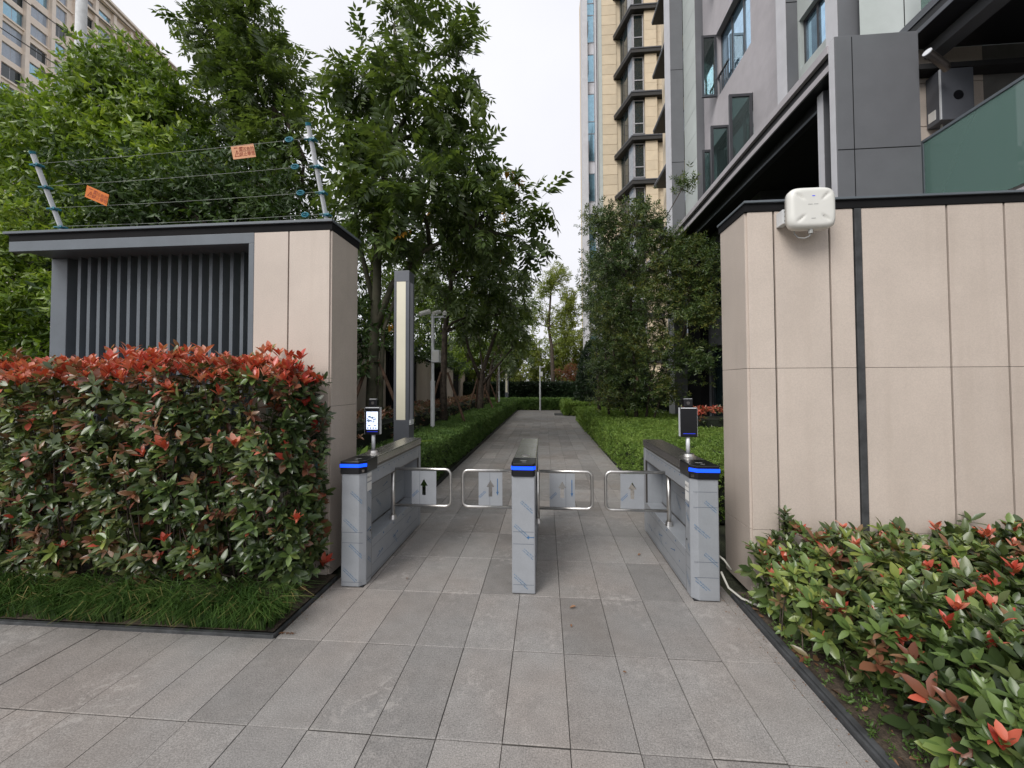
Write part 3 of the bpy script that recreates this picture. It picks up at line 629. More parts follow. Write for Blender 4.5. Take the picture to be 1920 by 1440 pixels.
barrier(cC, -.073, .415, .035, .262, YB, .235, .18, 4, .772, .44)
# stickers (face-scan entrance)
def sticker(t, X, sg, zc, txt):
    y0 = Y1 + .047
    if sg > 0: MB().rect((X, y0, zc - .032), (0, .08, 0), (0, 0, .064)).build('sticker', 'sticker', t)
    else: MB().rect((X, y0 + .08, zc - .032), (0, -.08, 0), (0, 0, .064)).build('sticker', 'sticker', t)
    if txt: put_text('sticker_text', txt, .019, 'text', t, (X + sg * .0008, y0 + .04, zc), (0, sg, 0), (0, 0, 1))
sticker(cL, -1.3985, 1, .83, '刷脸入口'); sticker(cL, -1.3985, 1, .755, None)
sticker(cR, 1.0485, -1, .80, '刷脸入口'); sticker(cR, 1.0485, -1, .728, None)
box('sticker', 'sticker', cC, -.0795, -.0787, Y1 + .05, Y1 + .12, .70, .82)

def terminal(x, y, label, on):
    t = thing('face_scanner', (x, y, .97), label, 'face scanner', 'face scanners on the turnstiles')
    MB().tube([(x, y, .968), (x, y, .978), (x, y, .978), (x, y, .995)], [.062, .062, .05, .046], 24).build('base', 'steel', t)
    MB().tube([(x, y, .995), (x, y, 1.14)], .0155, 16).build('pole', 'alu', t, smooth=True)
    h = MB().box(x - .068, x + .068, y - .028, y + .012, 1.13, 1.372).build('housing', 'black', t, bevel=.005)
    MB().box(x - .061, x + .061, y - .0295, y - .0283, 1.361, 1.3675).build('top_trim', 'alu', h)
    [MB().box(*q, y - .026, y + .010, 1.135, 1.368).build('side_trim', 'alu', h) for q in ((x - .0685, x - .066), (x + .066, x + .0685))]
    s_ = MB().box(x - .035, x + .037, y - .02, y + .03, 1.373, 1.438).build('sensor_housing', 'black', t, bevel=.006)
    MB().tube([(x, y - .0205, 1.405), (x, y - .022, 1.405)], .014, 14).build('lens', 'lid', s_)
    MB().box(x - .03, x + .032, y - .019, y + .0, 1.4382, 1.4405).build('top_trim', 'alu', s_)
    MB().box(x - .046, x + .05, y - .0296, y - .0284, 1.156, 1.160).build('status_light', 'bluedim', h)
    if on:
        sc_ = MB().box(x - .051, x + .051, y - .0298, y - .0284, 1.176, 1.330).build('screen', 'screen', t)
        Q = random.Random(5); m = MB()   # live camera picture: dark shapes and status rows on the lit screen
        for k in range(26):
            a, b_ = Q.uniform(-.046, .02), Q.uniform(1.235, 1.282); w_, h_ = Q.uniform(.004, .02), Q.uniform(.003, .014)
            m.rect((x + a, y - .0300 - k * .00001, b_), (w_, 0, 0), (0, 0, h_))
        m.box(x + .034, x + .037, y - .0302, y - .0299, 1.24, 1.31).box(x - .012, x - .009, y - .0302, y - .0299, 1.28, 1.33); m.build('screen_picture', 'inkpale', sc_)
        m = MB(); m.box(x - .036, x - .014, y - .0302, y - .0299, 1.206, 1.213).box(x + .016, x + .038, y - .0302, y - .0299, 1.206, 1.213)
        for k in range(4): m.box(x - .042 + k * .024, x - .032 + k * .024, y - .0302, y - .0299, 1.182, 1.194)
        m.box(x - .05, x + .05, y - .0301, y - .0299, 1.226, 1.2275); m.build('screen_print', 'inkpale', sc_)
terminal(-1.494, 3.35, 'face scanner with lit screen on a short pole on the left turnstile', True)
terminal(1.158, 3.35, 'face scanner with dark screen on a short pole on the right turnstile', False)
# loose white pipe and cable behind the right turnstile
MB().tube([(1.262, 3.02, .20), (1.30, 2.99, .10), (1.36, 2.93, .06), (1.42, 2.88, .05), (1.47, 2.85, .045)], .008, 8).build('loose_pipe', 'pvc', smooth=True)
tag(bpy.data.objects['loose_pipe'], 'loose white plastic pipe lying beside the right turnstile', 'pipe')
MB().tube([(1.262, 3.05, .30), (1.29, 3.03, .28), (1.33, 3.01, .22)], .007, 8).build('loose_cable', 'pvc', smooth=True)
tag(bpy.data.objects['loose_cable'], 'short stiff white cable stub poking out behind the right turnstile', 'cable')

# ================================================================== LAMPS, CAMERA POLES
def light_column(x, y, h, label):
    t = thing('lamp_column', (x, y, 0), label, 'lamp', 'garden light columns beside the path'); a = .112
    MB().box(x - a, x + a, y - a, y + a, 0, 1.06).build('base', 'lampgrey', t, bevel=.004)
    MB().box(x - a + .004, x + a - .004, y - a + .004, y + a - .004, 1.0605, h - .16).build('core', 'lampgrey', t)
    f = MB()
    for sx in (-1, 1):
        for sy in (-1, 1):
            f.box(*sorted((x + sx * a, x + sx * (a - .032))), *sorted((y + sy * a, y + sy * (a - .032))), 1.0605, h - .1605)
    f.build('corner_post', 'lampgrey', t)
    MB().box(x - a, x + a, y - a, y + a, h - .16, h).build('cap', 'lampgrey', t, bevel=.004)
    MB().box(x - .074, x + .060, y - a - .001, y - a + .003, 1.062, h - .162).build('light_panel', 'lampglass', t)
    MB().box(x + a - .003, x + a + .001, y - .06, y + .06, 1.062, h - .162).build('light_panel', 'lampside', t)
    MB().box(x + a + .0005, x + a + .02, y - .10, y + .05, .99, 1.06).build('small_plate', 'polewhite', t, bevel=.003)
light_column(-2.06, 5.65, 3.22, 'tall grey light column with cream panel behind the left turnstile')
light_column(-2.62, 27.0, 3.1, 'small distant light column at the far end of the left hedge')

def cctv(x, y, h, label, full):
    t = thing('camera_pole', (x, y, 0), label, 'camera pole', 'white camera poles')
    MB().tube([(x, y, 0), (x, y, 1.62), (x, y, 1.63), (x, y, 1.66)], [.05, .05, .056, .056], 14).build('lower_tube', 'polewhite', t)
    MB().tube([(x, y, 1.66), (x, y, h)], .036, 14).build('upper_tube', 'polewhite', t)
    b = MB().box(x - .01, x + .17, y - .10, y + .08, 2.08, 2.36).build('control_box', 'polewhite', t, bevel=.006)
    MB().box(x + .02, x + .155, y - .104, y - .1005, 2.11, 2.33).build('box_door', 'white', b)
    MB().box(x - .05, x + .30, y - .02, y + .02, h - .09, h - .05).build('arm', 'polewhite', t)
    if full:
        d1 = Vector((-.75, -.55, -.35)).normalized(); c = Vector((x - .06, y - .02, h + .06))
        MB().tube([c, c + d1 * .02, c + d1 * .26], [.045, .055, .055], 12).build('bullet_camera', 'white', t)
        d2 = Vector((.35, .8, .25)).normalized(); c = Vector((x + .08, y, h + .03))
        MB().tube([c - d2 * .1, c + d2 * .14], .045, 12).build('bullet_camera', 'white', t)
    c = Vector((x + .28, y, h)); MB().tube([c + Vector((0, 0, -.04)), c + Vector((0, 0, .03)), c + Vector((0, 0, .07))], [.045, .05, .02], 14).build('dome_camera', 'white', t)
    MB().tube([c + Vector((0, 0, -.08)), c + Vector((0, 0, -.04))], [.02, .04], 12).build('dome', 'black', t)
cctv(-2.57, 8.9, 3.2, 'white surveillance camera pole standing in the red shrubs beyond the light column', True)
cctv(-.31, 24.2, 2.72, 'white camera pole with control box at the far end of the path', False)
t = thing('slim_post', (-2.45, 21.0, 0), 'slim white post among the far tree trunks left of the path', 'post')
MB().tube([(-2.45, 21, 0), (-2.45, 21, 1.2), (-2.45, 21, 1.22), (-2.45, 21, 2.6)], [.045, .045, .028, .028], 10).build('tube', 'polewhite', t)
t = thing('manhole_cover', (.78, 21.0, 0), 'dark square cover plate lying on the path near the small hedge block', 'cover')
MB().box(.48, 1.02, 20.4, 21.7, 0, .03).build('plate', 'manhole', t, bevel=.004)

# ================================================================== LONG GARDEN WALL LEFT OF THE PATH
gw = thing('garden_wall', (-4.3, 10.5, 0), 'long shaded boundary wall of beige panels and dark louvres behind the path trees', 'wall')
def wp(y, off=0.): return (-4.30 - .0953 * (y - 10.47) + off, y)
def wseg(name, m, y0, y1, z0, z1, o0=0., o1=.18):
    return MB().prism([wp(y0, -o1), wp(y0, -o0), wp(y1, -o0), wp(y1, -o1)][::-1], z0, z1).build(name, m, gw)
for k in range(-1, 6):
    s = 7.46 + 6.6 * k
    for a, b_ in ((0, .72), (.735, 1.95), (2.0, 2.12), (2.18, 2.9)): wseg('panel', 'panel', max(s + a, 3.9), s + b_, 0, 2.52) if s + b_ > 4 else None
    if k < 4:
        n_ = 16 if k < 2 else 0
        wseg('louvre_back', 'gap', s + 2.91, s + 6.59, 0, 2.52, .12, .16)
        for q in range(n_): wseg('slat', 'gap', s + 3.05 + q * .225, s + 3.11 + q * .225, .1, 2.5, .02, .115)
wseg('coping', 'gap', 3.7, 42, 2.52, 2.6, -.03, .24)

# ================================================================== HEDGES AND PLANTS
def vnoise(P, f, seed=0):
    q = np.random.default_rng(seed); o = np.zeros(len(P))
    for k in range(5):
        d = q.normal(size=3) * f * (1 + .5 * k); o += np.sin(P @ d + q.uniform(0, 6.28)) / (1 + .4 * k)
    return o / 2.4
def rosettes(P, A, S, kmin=5, kmax=8, el=(35, 85), ef=None):
    ef = np.ones(len(P)) if ef is None else ef
    LP, LD, LN, LS, LI = [], [], [], [], []
    n = len(P); A = nrm(A); ref = np.where(np.abs(A[:, 2:]) < .9, np.array([[0, 0, 1.]]), np.array([[1., 0, 0]])); U = nrm(np.cross(A, ref)); Wv = np.cross(A, U)
    ks = R.integers(kmin, kmax + 1, n)
    for j in range(kmax):
        s = ks > j; m = s.sum(); ang = (j * 2.4 + R.uniform(-.35, .35, m))[:, None]; e_ = np.radians(R.uniform(*el, m) * (1.05 - .5 * (j / kmax)) * ef[s])[:, None]
        side = np.cos(ang) * U[s] + np.sin(ang) * Wv[s]; d = A[s] * np.cos(e_) + side * np.sin(e_)
        LP.append(P[s] - A[s] * (.035 * (1 - j / kmax) * R.uniform(.4, 1.3, (m, 1))) ); LD.append(d); LN.append(A[s] * np.sin(e_) - side * np.cos(e_) + R.normal(size=(m, 3)) * .25 + np.array([0, 0, .75]))
        LS.append(S[s] * R.uniform(.62, 1.1, m) * (1 - .35 * j / kmax)); LI.append(np.where(s)[0])
    return map(np.concatenate, (LP, LD, LN, LS, LI))
def leafy(parent, P, A, S, mats, cidx, score, T=LEAF, singles=296, kmin=5, kmax=8, el=(35, 85), mixc=.12):
    """leaf rosettes; the best seen leaves are objects of their own, the rest is one part"""
    ri = mats.index('ph_red'); isr = cidx == ri; A = nrm(A); A[isr] = A[isr] * .5 + np.array([0, 0, .8]); lp, ld, ln, ls, li = rosettes(P, A, S, kmin, kmax, el, np.where(isr, .62, 1.)); ci = cidx[li].copy(); sw = R.random(len(ci)) < mixc; ci[sw] = R.integers(0, len(mats), sw.sum())
    sc_ = score[li] + R.random(len(li)) * .15
    d = lp - np.array(EYE); z = d @ np.array(fwd); u = np.abs(d @ np.array(r2)) / z; v = np.abs(d @ np.array(u2)) / z
    sc_[(z < .2) | (u > 1.27) | (v > .95)] = -9
    top = np.argsort(-sc_)[:singles]; keep = np.ones(len(lp), bool); keep[top] = False
    TT = (T, LEAF2, LEAF3); ti = R.choice(3, len(lp), p=[.5, .3, .2]); Vs, Fs, Ms, off = [], [], [], 0
    for q in range(3):
        kk = keep & (ti == q); V, F = scatter(TT[q], lp[kk], ld[kk], ln[kk], ls[kk]); Vs.append(V); Fs.append(F + off); off += len(V); Ms.append(np.repeat(ci[kk], len(T[1])))
    tag(arr('foliage', np.concatenate(Vs), np.concatenate(Fs), mats, parent, np.concatenate(Ms), smooth=True), kind='stuff')
    mesh = {}
    for c_i, k in enumerate(mats):
        for q in range(3):
            me = bpy.data.meshes.new('leaf'); me.from_pydata([tuple(v_) for v_ in TT[q][0]], [], [tuple(v_) for v_ in TT[q][1].tolist()]); me.materials.append(M_[k]); me.polygons.foreach_set('use_smooth', [True] * len(me.polygons)); mesh[c_i, q] = me
    x, y, zz = frames(ld[top], ln[top]); w0 = wl(parent)
    for k, i in enumerate(top):
        o = bpy.data.objects.new('leaf', mesh[int(ci[i]), int(ti[i])]); link(o, parent)
        mm = Matrix((Vector(x[k]), Vector(y[k]), Vector(zz[k]))).transposed().to_4x4(); s = float(ls[i]); o.matrix_local = Matrix.Translation(Vector(lp[i]) - w0) @ mm @ Matrix.Scale(s, 4)
def stems(parent, roots, tips, r0, r1, m='twig', bend=.06, name='stems'):
    s = MB()
    for a, b_ in zip(roots, tips):
        a, b_ = Vector(a), Vector(b_); mid = a.lerp(b_, .5) + Vector((rnd.uniform(-bend, bend), rnd.uniform(-bend, bend), 0)); s.tube([a, mid, b_], [r0, (r0 + r1) / 2, r1], 5, False)
    return s.build(name, m, parent)

# --- tall photinia hedge in front of the left wall
hl = thing('photinia_hedge', (-3.4, 2.8, 0), 'tall clipped hedge with bright red top leaves in front of the left gate wall', 'hedge')
n = 1500; Pf = np.stack([R.uniform(-5.3, -1.80, n), np.zeros(n), .08 + 1.58 * R.random(n) ** .95], 1); Pf[:, 1] = 2.67 + .09 * vnoise(Pf, 5, 3) + R.uniform(-.03, .10, n) - .05 * np.sin((Pf[:, 2] - .2) / 1.5 * math.pi) + .1 * (Pf[:, 2] < .3) * (0.3 - Pf[:, 2]) / .2
Pf = Pf[(vnoise(Pf, 6, 9) > -.42)]; Af = np.stack([R.normal(0, .45, len(Pf)), -1 + R.normal(0, .3, len(Pf)), .55 + R.normal(0, .4, len(Pf))], 1)
n = 620; Pt = np.stack([R.uniform(-5.3, -1.79, n), R.uniform(2.63, 3.07, n), np.zeros(n)], 1); Pt[:, 2] = 1.69 + .05 * vnoise(Pt, 5, 4) + R.uniform(-.06, .08, n) + .08 * (R.random(n) < .16) - .035 * np.clip((Pt[:, 0] + 2.1) / .3, 0, 1); At = np.stack([R.normal(0, .35, n), R.normal(-.15, .35, n), np.ones(n)], 1)
n = 2000; Pi = np.stack([R.uniform(-5.3, -1.84, n), R.uniform(2.84, 3.06, n), R.uniform(.1, 1.62, n)], 1); Ai = np.stack([R.normal(0, .6, n), -.6 + R.normal(0, .5, n), .5 + R.normal(0, .5, n)], 1)
n = 330; Pe = np.stack([-1.80 + .04 * R.normal(size=n), R.uniform(2.66, 3.06, n), R.uniform(.12, 1.62, n)], 1); Ae = np.stack([np.ones(n), R.normal(-.5, .4, n), .5 + R.normal(0, .4, n)], 1)
Px = np.array([(-1.635, 2.82, 1.61), (-1.64, 2.85, 1.33), (-1.66, 2.83, 1.24), (-1.68, 2.9, 1.05), (-1.66, 2.8, .95), (-1.70, 2.72, .62), (-1.72, 2.7, .45)]); Ax = np.tile([1, -.1, .75], (len(Px), 1)).astype(float)
P = np.concatenate([Pf, Pt, Pi, Pe, Px]); A = np.concatenate([Af, At, Ai, Ae, Ax]); nf, ntp = len(Pf), len(Pt)
ci = np.zeros(len(P), int); u = R.random(len(P)); lft = np.clip((-2.4 - P[:, 0]) / 1.6, 0, 1)
ci[(u < .09 + .2 * lft)] = 1; ci[u > .975] = 2; ci[(u > .76 + .06 * lft) & (u < .9)] = 3
tp = P[:, 2] > 1.60 - .07 * vnoise(P, 6, 8); ci[tp & (R.random(len(P)) < .86)] = 2; ci[tp & (R.random(len(P)) < .12)] = 1
hi = ~tp & (R.random(len(P)) < .3 * np.clip((P[:, 2] - 1.25) / .45, 0, 1) ** 1.6); ci[hi] = np.where(R.random(len(P)) < .35, 2, 1)[hi]
sc0 = np.concatenate([1.2 - (Pf[:, 1] - 2.6) * 3, 1.1 + (Pt[:, 2] - 1.66) * 4 - (Pt[:, 1] - 2.6), np.zeros(len(Pi)), np.full(len(Pe), .5), np.ones(len(Px))])
leafy(hl, P, A, np.where(tp, .100, .106) * R.uniform(.62, 1.15, len(P)), ['ph_green', 'ph_bronze', 'ph_red', 'ph_lgreen'], ci, sc0, mixc=.05)
k = R.choice(len(P) - len(Px), 120, False); rts = [(min(p[0] + rnd.uniform(-.25, .25), -1.86), 2.88 + rnd.uniform(-.08, .08), .04) for p in P[k]]
stems(hl, rts, P[k], .007, .002, 'bark'); stems(hl, [(-1.86, 2.86, z - .2) for z in Px[:, 2]], Px, .004, .002, name='side_shoots')

# --- low photinia bed on the right
hr = thing('photinia_bed', (2.8, 2.3, 0), 'low bushy green shrubs with red shoot tips in front of the right gate wall', 'shrub')
def rbed(n, lo, hi_, seed):
    y = R.uniform(1.15, 3.0, n); xl = 1.38 + (3.0 - y) * .13 + .05 * np.sin(y * 7); x = xl + R.random(n) ** 1.1 * (4.6 - xl); p = np.stack([x, y, np.zeros(n)], 1)
    ed = np.clip((x - xl) / .28, 0, 1); h = .33 + .17 * ed + .06 * vnoise(p, 4, seed) + .05 * np.clip(x - 2.4, 0, 1.5) * (y > 2.3); p[:, 2] = h * R.uniform(lo, hi_, n); return p, ed
Pa, ed = rbed(2000, .88, 1.14, 2); Aa = np.stack([R.normal(0, .3, len(Pa)) - .5 * (1 - ed), R.normal(-.25, .3, len(Pa)), np.ones(len(Pa))], 1)
Pb, edb = rbed(1900, .12, .92, 2); Ab = np.stack([R.normal(-.6, .5, len(Pb)), R.normal(-.5, .5, len(Pb)), .5 + R.normal(0, .4, len(Pb))], 1)
Px = np.array([(1.685, 2.97, .655), (1.688, 2.97, .56), (1.99, 2.86, .60), (1.93, 2.86, .55), (1.55, 2.92, .44), (1.47, 2.84, .40), (1.46, 2.72, .33), (2.6, 2.9, .6), (3.0, 2.85, .64), (3.2, 2.7, .62)]); Ax = np.tile([0, -.25, 1.], (len(Px), 1))
Px = np.concatenate([Px, Px[:6] + [.0, 0, -.05], Px[:6] + [.01, 0, -.10]]); Ax = np.tile([0, -.25, 1.], (len(Px), 1))
P = np.concatenate([Pa, Pb, Px]); A = np.concatenate([Aa, Ab, Ax]); ci = np.zeros(len(P), int); u = R.random(len(P)); ci[u < .45] = 1
red = np.concatenate([R.random(len(Pa)) < .13 + .14 * (Pa[:, 0] > 2.6) * (Pa[:, 1] > 2.2), R.random(len(Pb)) < .03, np.array([0, 0, 1, 0, 1, 1, 1, 1, 0, 1] + [0] * 12, bool)]); ci[red] = 2; ci[(~red) & (u > .93)] = 3
sc0 = np.concatenate([1.2 - .2 * np.linalg.norm(Pa - np.array(EYE), axis=1), .3 - .2 * np.linalg.norm(Pb - np.array(EYE), axis=1), np.ones(len(Px))])
S = .108 * R.uniform(.6, 1.2, len(P)); S[red] *= .74
leafy(hr, P, A, S, ['ph_green', 'ph_lgreen', 'ph_red', 'ph_bronze'], ci, sc0, kmin=5, kmax=8, el=(30, 80), mixc=.04)
k = np.concatenate([R.choice(len(P), 260, False), np.arange(len(P) - 22, len(P) - 12)]); stems(hr, [(p[0] + rnd.uniform(-.06, .06), p[1] + rnd.uniform(-.06, .06), .0) for p in P[k]], P[k], .005, .0025, 'bark', bend=.02)

# --- lilyturf along the left kerb
n = 7500; nt_ = 270; tx, ty = R.uniform(-6, XL - .05, nt_), BEDY + .035 + .32 * R.random(nt_) ** 1.25; tyaw = R.normal(.35, .7, nt_); tln = R.uniform(.6, 1.15, nt_); ti = R.integers(0, nt_, n)
base = np.stack([tx[ti] + R.normal(0, .035, n), ty[ti] + R.normal(0, .03, n), np.full(n, .03)], 1); base[:, 0] = np.minimum(base[:, 0], XL - .04); base[:, 1] = np.maximum(base[:, 1], BEDY + .03)
yaw_ = tyaw[ti] + R.normal(0, .65, n); ld = np.stack([np.sin(yaw_), -np.cos(yaw_), np.zeros(n)], 1) * R.uniform(.5, 1.2, (n, 1)); Lb = tln[ti] * R.uniform(.2, .42, n); ts = np.array([0, .3, .62, 1.]); V = []
for t_ in ts:
    c = base + ld * (Lb * .75 * t_ ** 1.7)[:, None] + np.array([0, 0, 1.]) * (Lb * (t_ - .66 * t_ * t_) * 1.3)[:, None]; wv = np.cross(nrm(ld), [0, 0, 1.]) * (.0042 * (1 - t_ * .85)); V += [c - wv, c + wv]
V = np.stack(V, 1).reshape(-1, 3); tf = np.array([(0, 1, 3), (0, 3, 2), (2, 3, 5), (2, 5, 4), (4, 5, 7), (4, 7, 6)]); F = (tf[None] + (np.arange(n) * 8)[:, None, None]).reshape(-1, 3)
tag(arr('lilyturf', V, F, ['grass', 'strawleaf'], None, np.repeat((R.random(n) < .05).astype(int), 6), True), 'dark green arching lilyturf grass along the left kerb under the hedge', 'grass', kind='stuff')

# --- clipped box hedges
def box_hedge(label, x0, x1, y0, y1, z, m, dens, size=.055, name='box_hedge', rough=.03):
    t = thing(name, ((x0 + x1) / 2, (y0 + y1) / 2, 0), label, 'hedge'); i = .05
    box('dark_hedge_core', 'core', t, x0 + i, x1 - i, y0 + i, y1 - i, 0, z - i)  # added dark box, blocks light behind the leaf shell
    Ps, Ns = [], []
    for (ax, fixed, nn) in (('z', z, (0, 0, 1)), ('x', x0, (-1, 0, 0)), ('x', x1, (1, 0, 0)), ('y', y0, (0, -1, 0)), ('y', y1, (0, 1, 0))):
        ar = (x1 - x0) * (y1 - y0) if ax == 'z' else (y1 - y0) * z if ax == 'x' else (x1 - x0) * z
        if ax == 'y' and fixed == y1: continue
        yy0 = max(y0, 2.); n = int(ar * dens)
        p = np.stack([R.uniform(x0, x1, n), y0 + (y1 - y0) * R.random(n), R.uniform(.03, z, n)], 1); p[:, 'xyz'.index(ax)] = fixed
        if y1 - y0 > 8: # thin out with distance
            kp = R.random(n) < np.clip(7 / p[:, 1], .3, 1); p = p[kp]
        Ps.append(p); Ns.append(np.tile(np.array(nn, float), (len(p), 1)))
    P = np.concatenate(Ps); N = np.concatenate(Ns); P += N * (rough * vnoise(P, 3.5, 5) - .02 + R.uniform(-.04, .025, len(P)))[:, None]; P += R.normal(0, .01, P.shape)
    sz = size * R.uniform(.75, 1.25, len(P)) * np.clip(P[:, 1] / 7, 1, 1.9)
    V, F = scatter(SPRIG, P - N * .02, N + rdir(len(P)) * .75 + np.array([0, 0, .25]), rdir(len(P)), sz); tag(arr('foliage', V, F, [m], t), kind='stuff')
box_hedge('long clipped box hedge along the left edge of the path', -2.75, -1.79, 4.15, 24.3, .60, 'box', 1000)
box_hedge('broad clipped box hedge along the right edge of the path', 1.36, 4.0, 4.6, 17.2, .60, 'boxr', 800)
box_hedge('low clipped hedge closing the far end of the path', -4.4, 2.2, 24.6, 26.4, .60, 'box', 420, .09)
box_hedge('small clipped hedge block at the far right of the path', 1.02, 3.2, 20.1, 24.4, .60, 'boxr', 420, .085)
box_hedge('tall dark hedge behind the far end hedge', -9, 9, 29, 30.2, 1.55, 'conleaf', 160, .16)

# --- further photinia clumps
def far_photinia(label, x0, x1, y0, y1, z, n, redp, mats=('ph_green', 'ph_red', 'ph_bronze'), sz=.09):
    t = thing('photinia_hedge', ((x0 + x1) / 2, (y0 + y1) / 2, 0), label, 'hedge')
    p = np.stack([R.uniform(x0, x1, n), R.uniform(y0, y1, n), np.zeros(n)], 1); top_ = R.random(n) < .6
    p[:, 2] = np.where(top_, z + .07 * vnoise(p, 3, 2) + R.uniform(-.06, .08, n), R.uniform(.15, z, n)); side = ~top_; q = R.random(n); p[side & (q < .5), 0] = x1 + R.normal(0, .04, (side & (q < .5)).sum()); p[side & (q >= .5), 1] = y0 + R.normal(0, .04, (side & (q >= .5)).sum())
    a = np.stack([R.normal(.2, .4, n), R.normal(-.3, .4, n), np.ones(n)], 1)
    lp, ld, ln, ls, li = rosettes(p, a, np.full(n, sz), 5, 7); ci = np.where(top_[li] & (R.random(n)[li] < redp), 1, np.where(R.random(n)[li] < .2, 2, 0))
    V, F = scatter(DIA, lp, ld, ln, ls); tag(arr('foliage', V, F, list(mats), t, np.repeat(ci, 2)), kind='stuff')
    box('dark_hedge_core', 'core', t, x0 + .1, x1 - .1, y0 + .1, y1 - .1, 0, z - .16)  # added dark filler, keeps light from passing through the row
far_photinia('shaded reddish hedge row between the left box hedge and the garden wall', -3.55, -2.78, 4.6, 19, 1.02, 1900, .8, ('ph_green', 'ph_bronze', 'ph_bronze'))
far_photinia('small red-leaved shrub clump by the building wall beyond the right scanner', 3.3, 4.4, 9.0, 10.2, .94, 220, .85)

# --- strap-leaved plant behind the left pier
def strap_plant(x, y, label, n, L, name='strap_plant'):
    t = thing(name, (x, y, 0), label, 'plant'); ts = np.array([0, .25, .5, .75, 1.])
    for k in range(n):
        a = k * 2.4; el = rnd.uniform(1.12, 1.45); d = Vector((math.cos(a) * math.cos(el), math.sin(a) * math.cos(el), math.sin(el))); ln = L * rnd.uniform(.75, 1.1); sd_ = d.cross(Vector((0, 0, 1))).normalized(); hor = Vector((d.x, d.y, 0)).normalized()
        m = MB(); vs = []
        for t_ in ts:
            c = Vector((x, y, .1)) + d * ln * t_ + (hor * .35 - Vector((0, 0, .5))) * ln * t_ ** 2.4 * .9; wv = sd_ * (.055 * math.sin(math.pi * min(.97, .12 + .88 * t_)) + .004); vs += [c - wv, c - Vector((0, 0, .012)), c + wv]
        f = [(3 * i, 3 * i + 1, 3 * i + 4, 3 * i + 3) for i in range(4)] + [(3 * i + 1, 3 * i + 2, 3 * i + 5, 3 * i + 4) for i in range(4)]
        m.add(vs, f).build('leaf', 'strap', t, smooth=True)
strap_plant(-2.30, 4.75, 'bright green strap-leaved plant beside the back of the left pier', 14, 1.35)

# --- litter and weeds
n = 260; P = np.stack([XR + .05 + R.random(n) ** 1.4 * 1.3, R.uniform(1.2, 3.0, n), np.full(n, .03)], 1); V, F = scatter(LEAF, P, rdir(n) * [1, 1, .25], np.tile([0., 0, 1], (n, 1)) + rdir(n) * .5, R.uniform(.03, .075, n)); tag(arr('leaf_litter', V, F, ['litter']), 'brown dead leaves scattered on the soil of the right bed', 'dead leaves', kind='stuff')
n = 420; P = np.stack([XR + .05 + R.random(n) ** 1.2 * .5, R.uniform(1.6, 3.0, n), np.full(n, .03)], 1); V, F = scatter(SPRIG, P, np.tile([0., 0, 1], (n, 1)) + rdir(n) * .8, rdir(n), R.uniform(.02, .05, n)); tag(arr('weeds', V, F, ['weed']), 'tiny green weeds growing on the soil beside the right kerb', 'weeds', kind='stuff')
n = 500; P = np.stack([np.where(R.random(n) < .5, XR - .01 - R.random(n) ** 2 * .12, XL + .0 + R.random(n) ** 2 * .1), R.uniform(1.3, 6, n), np.full(n, .004)], 1); P[P[:, 0] < 0, 1] = np.clip(P[P[:, 0] < 0, 1], 2.4, 6); V, F = scatter(DIA, P, rdir(n) * [1, 1, .1], np.tile([0., 0, 1], (n, 1)) + rdir(n) * .3, R.uniform(.006, .018, n)); tag(arr('kerb_debris', V, F, ['litter']), 'fine pale debris lying along the path kerbs', 'debris', kind='stuff')
for k, (x, y, s, lab) in enumerate(((.16, 2.82, .045, 'curled dark red leaf lying on the paving just past the middle turnstile'), (.16, 2.60, .022, 'tiny dark fragment on the paving below the curled red leaf'), (.43, 2.22, .022, 'small reddish scrap on the front paving, right of centre'), (-1.12, 3.15, .035, 'small brown leaf on the paving beside the left turnstile'), (.83, 3.72, .035, 'pale brown leaf on the paving beside the right turnstile'))):
    V = LEAF[0] * [1, 1.4, 1] * s; V[:, 2] = abs(V[:, 1]) * .8 + .3 * V[:, 0] ** 2 / s; me = bpy.data.meshes.new('fallen_leaf'); me.from_pydata([tuple(q) for q in V], [], LEAF[1].tolist()); me.materials.append(M_['litter']); o = bpy.data.objects.new('fallen_leaf', me); o.location = (x, y, .004); o.rotation_euler = (0, 0, k * 1.7); link(o); tag(o, lab, 'leaf')

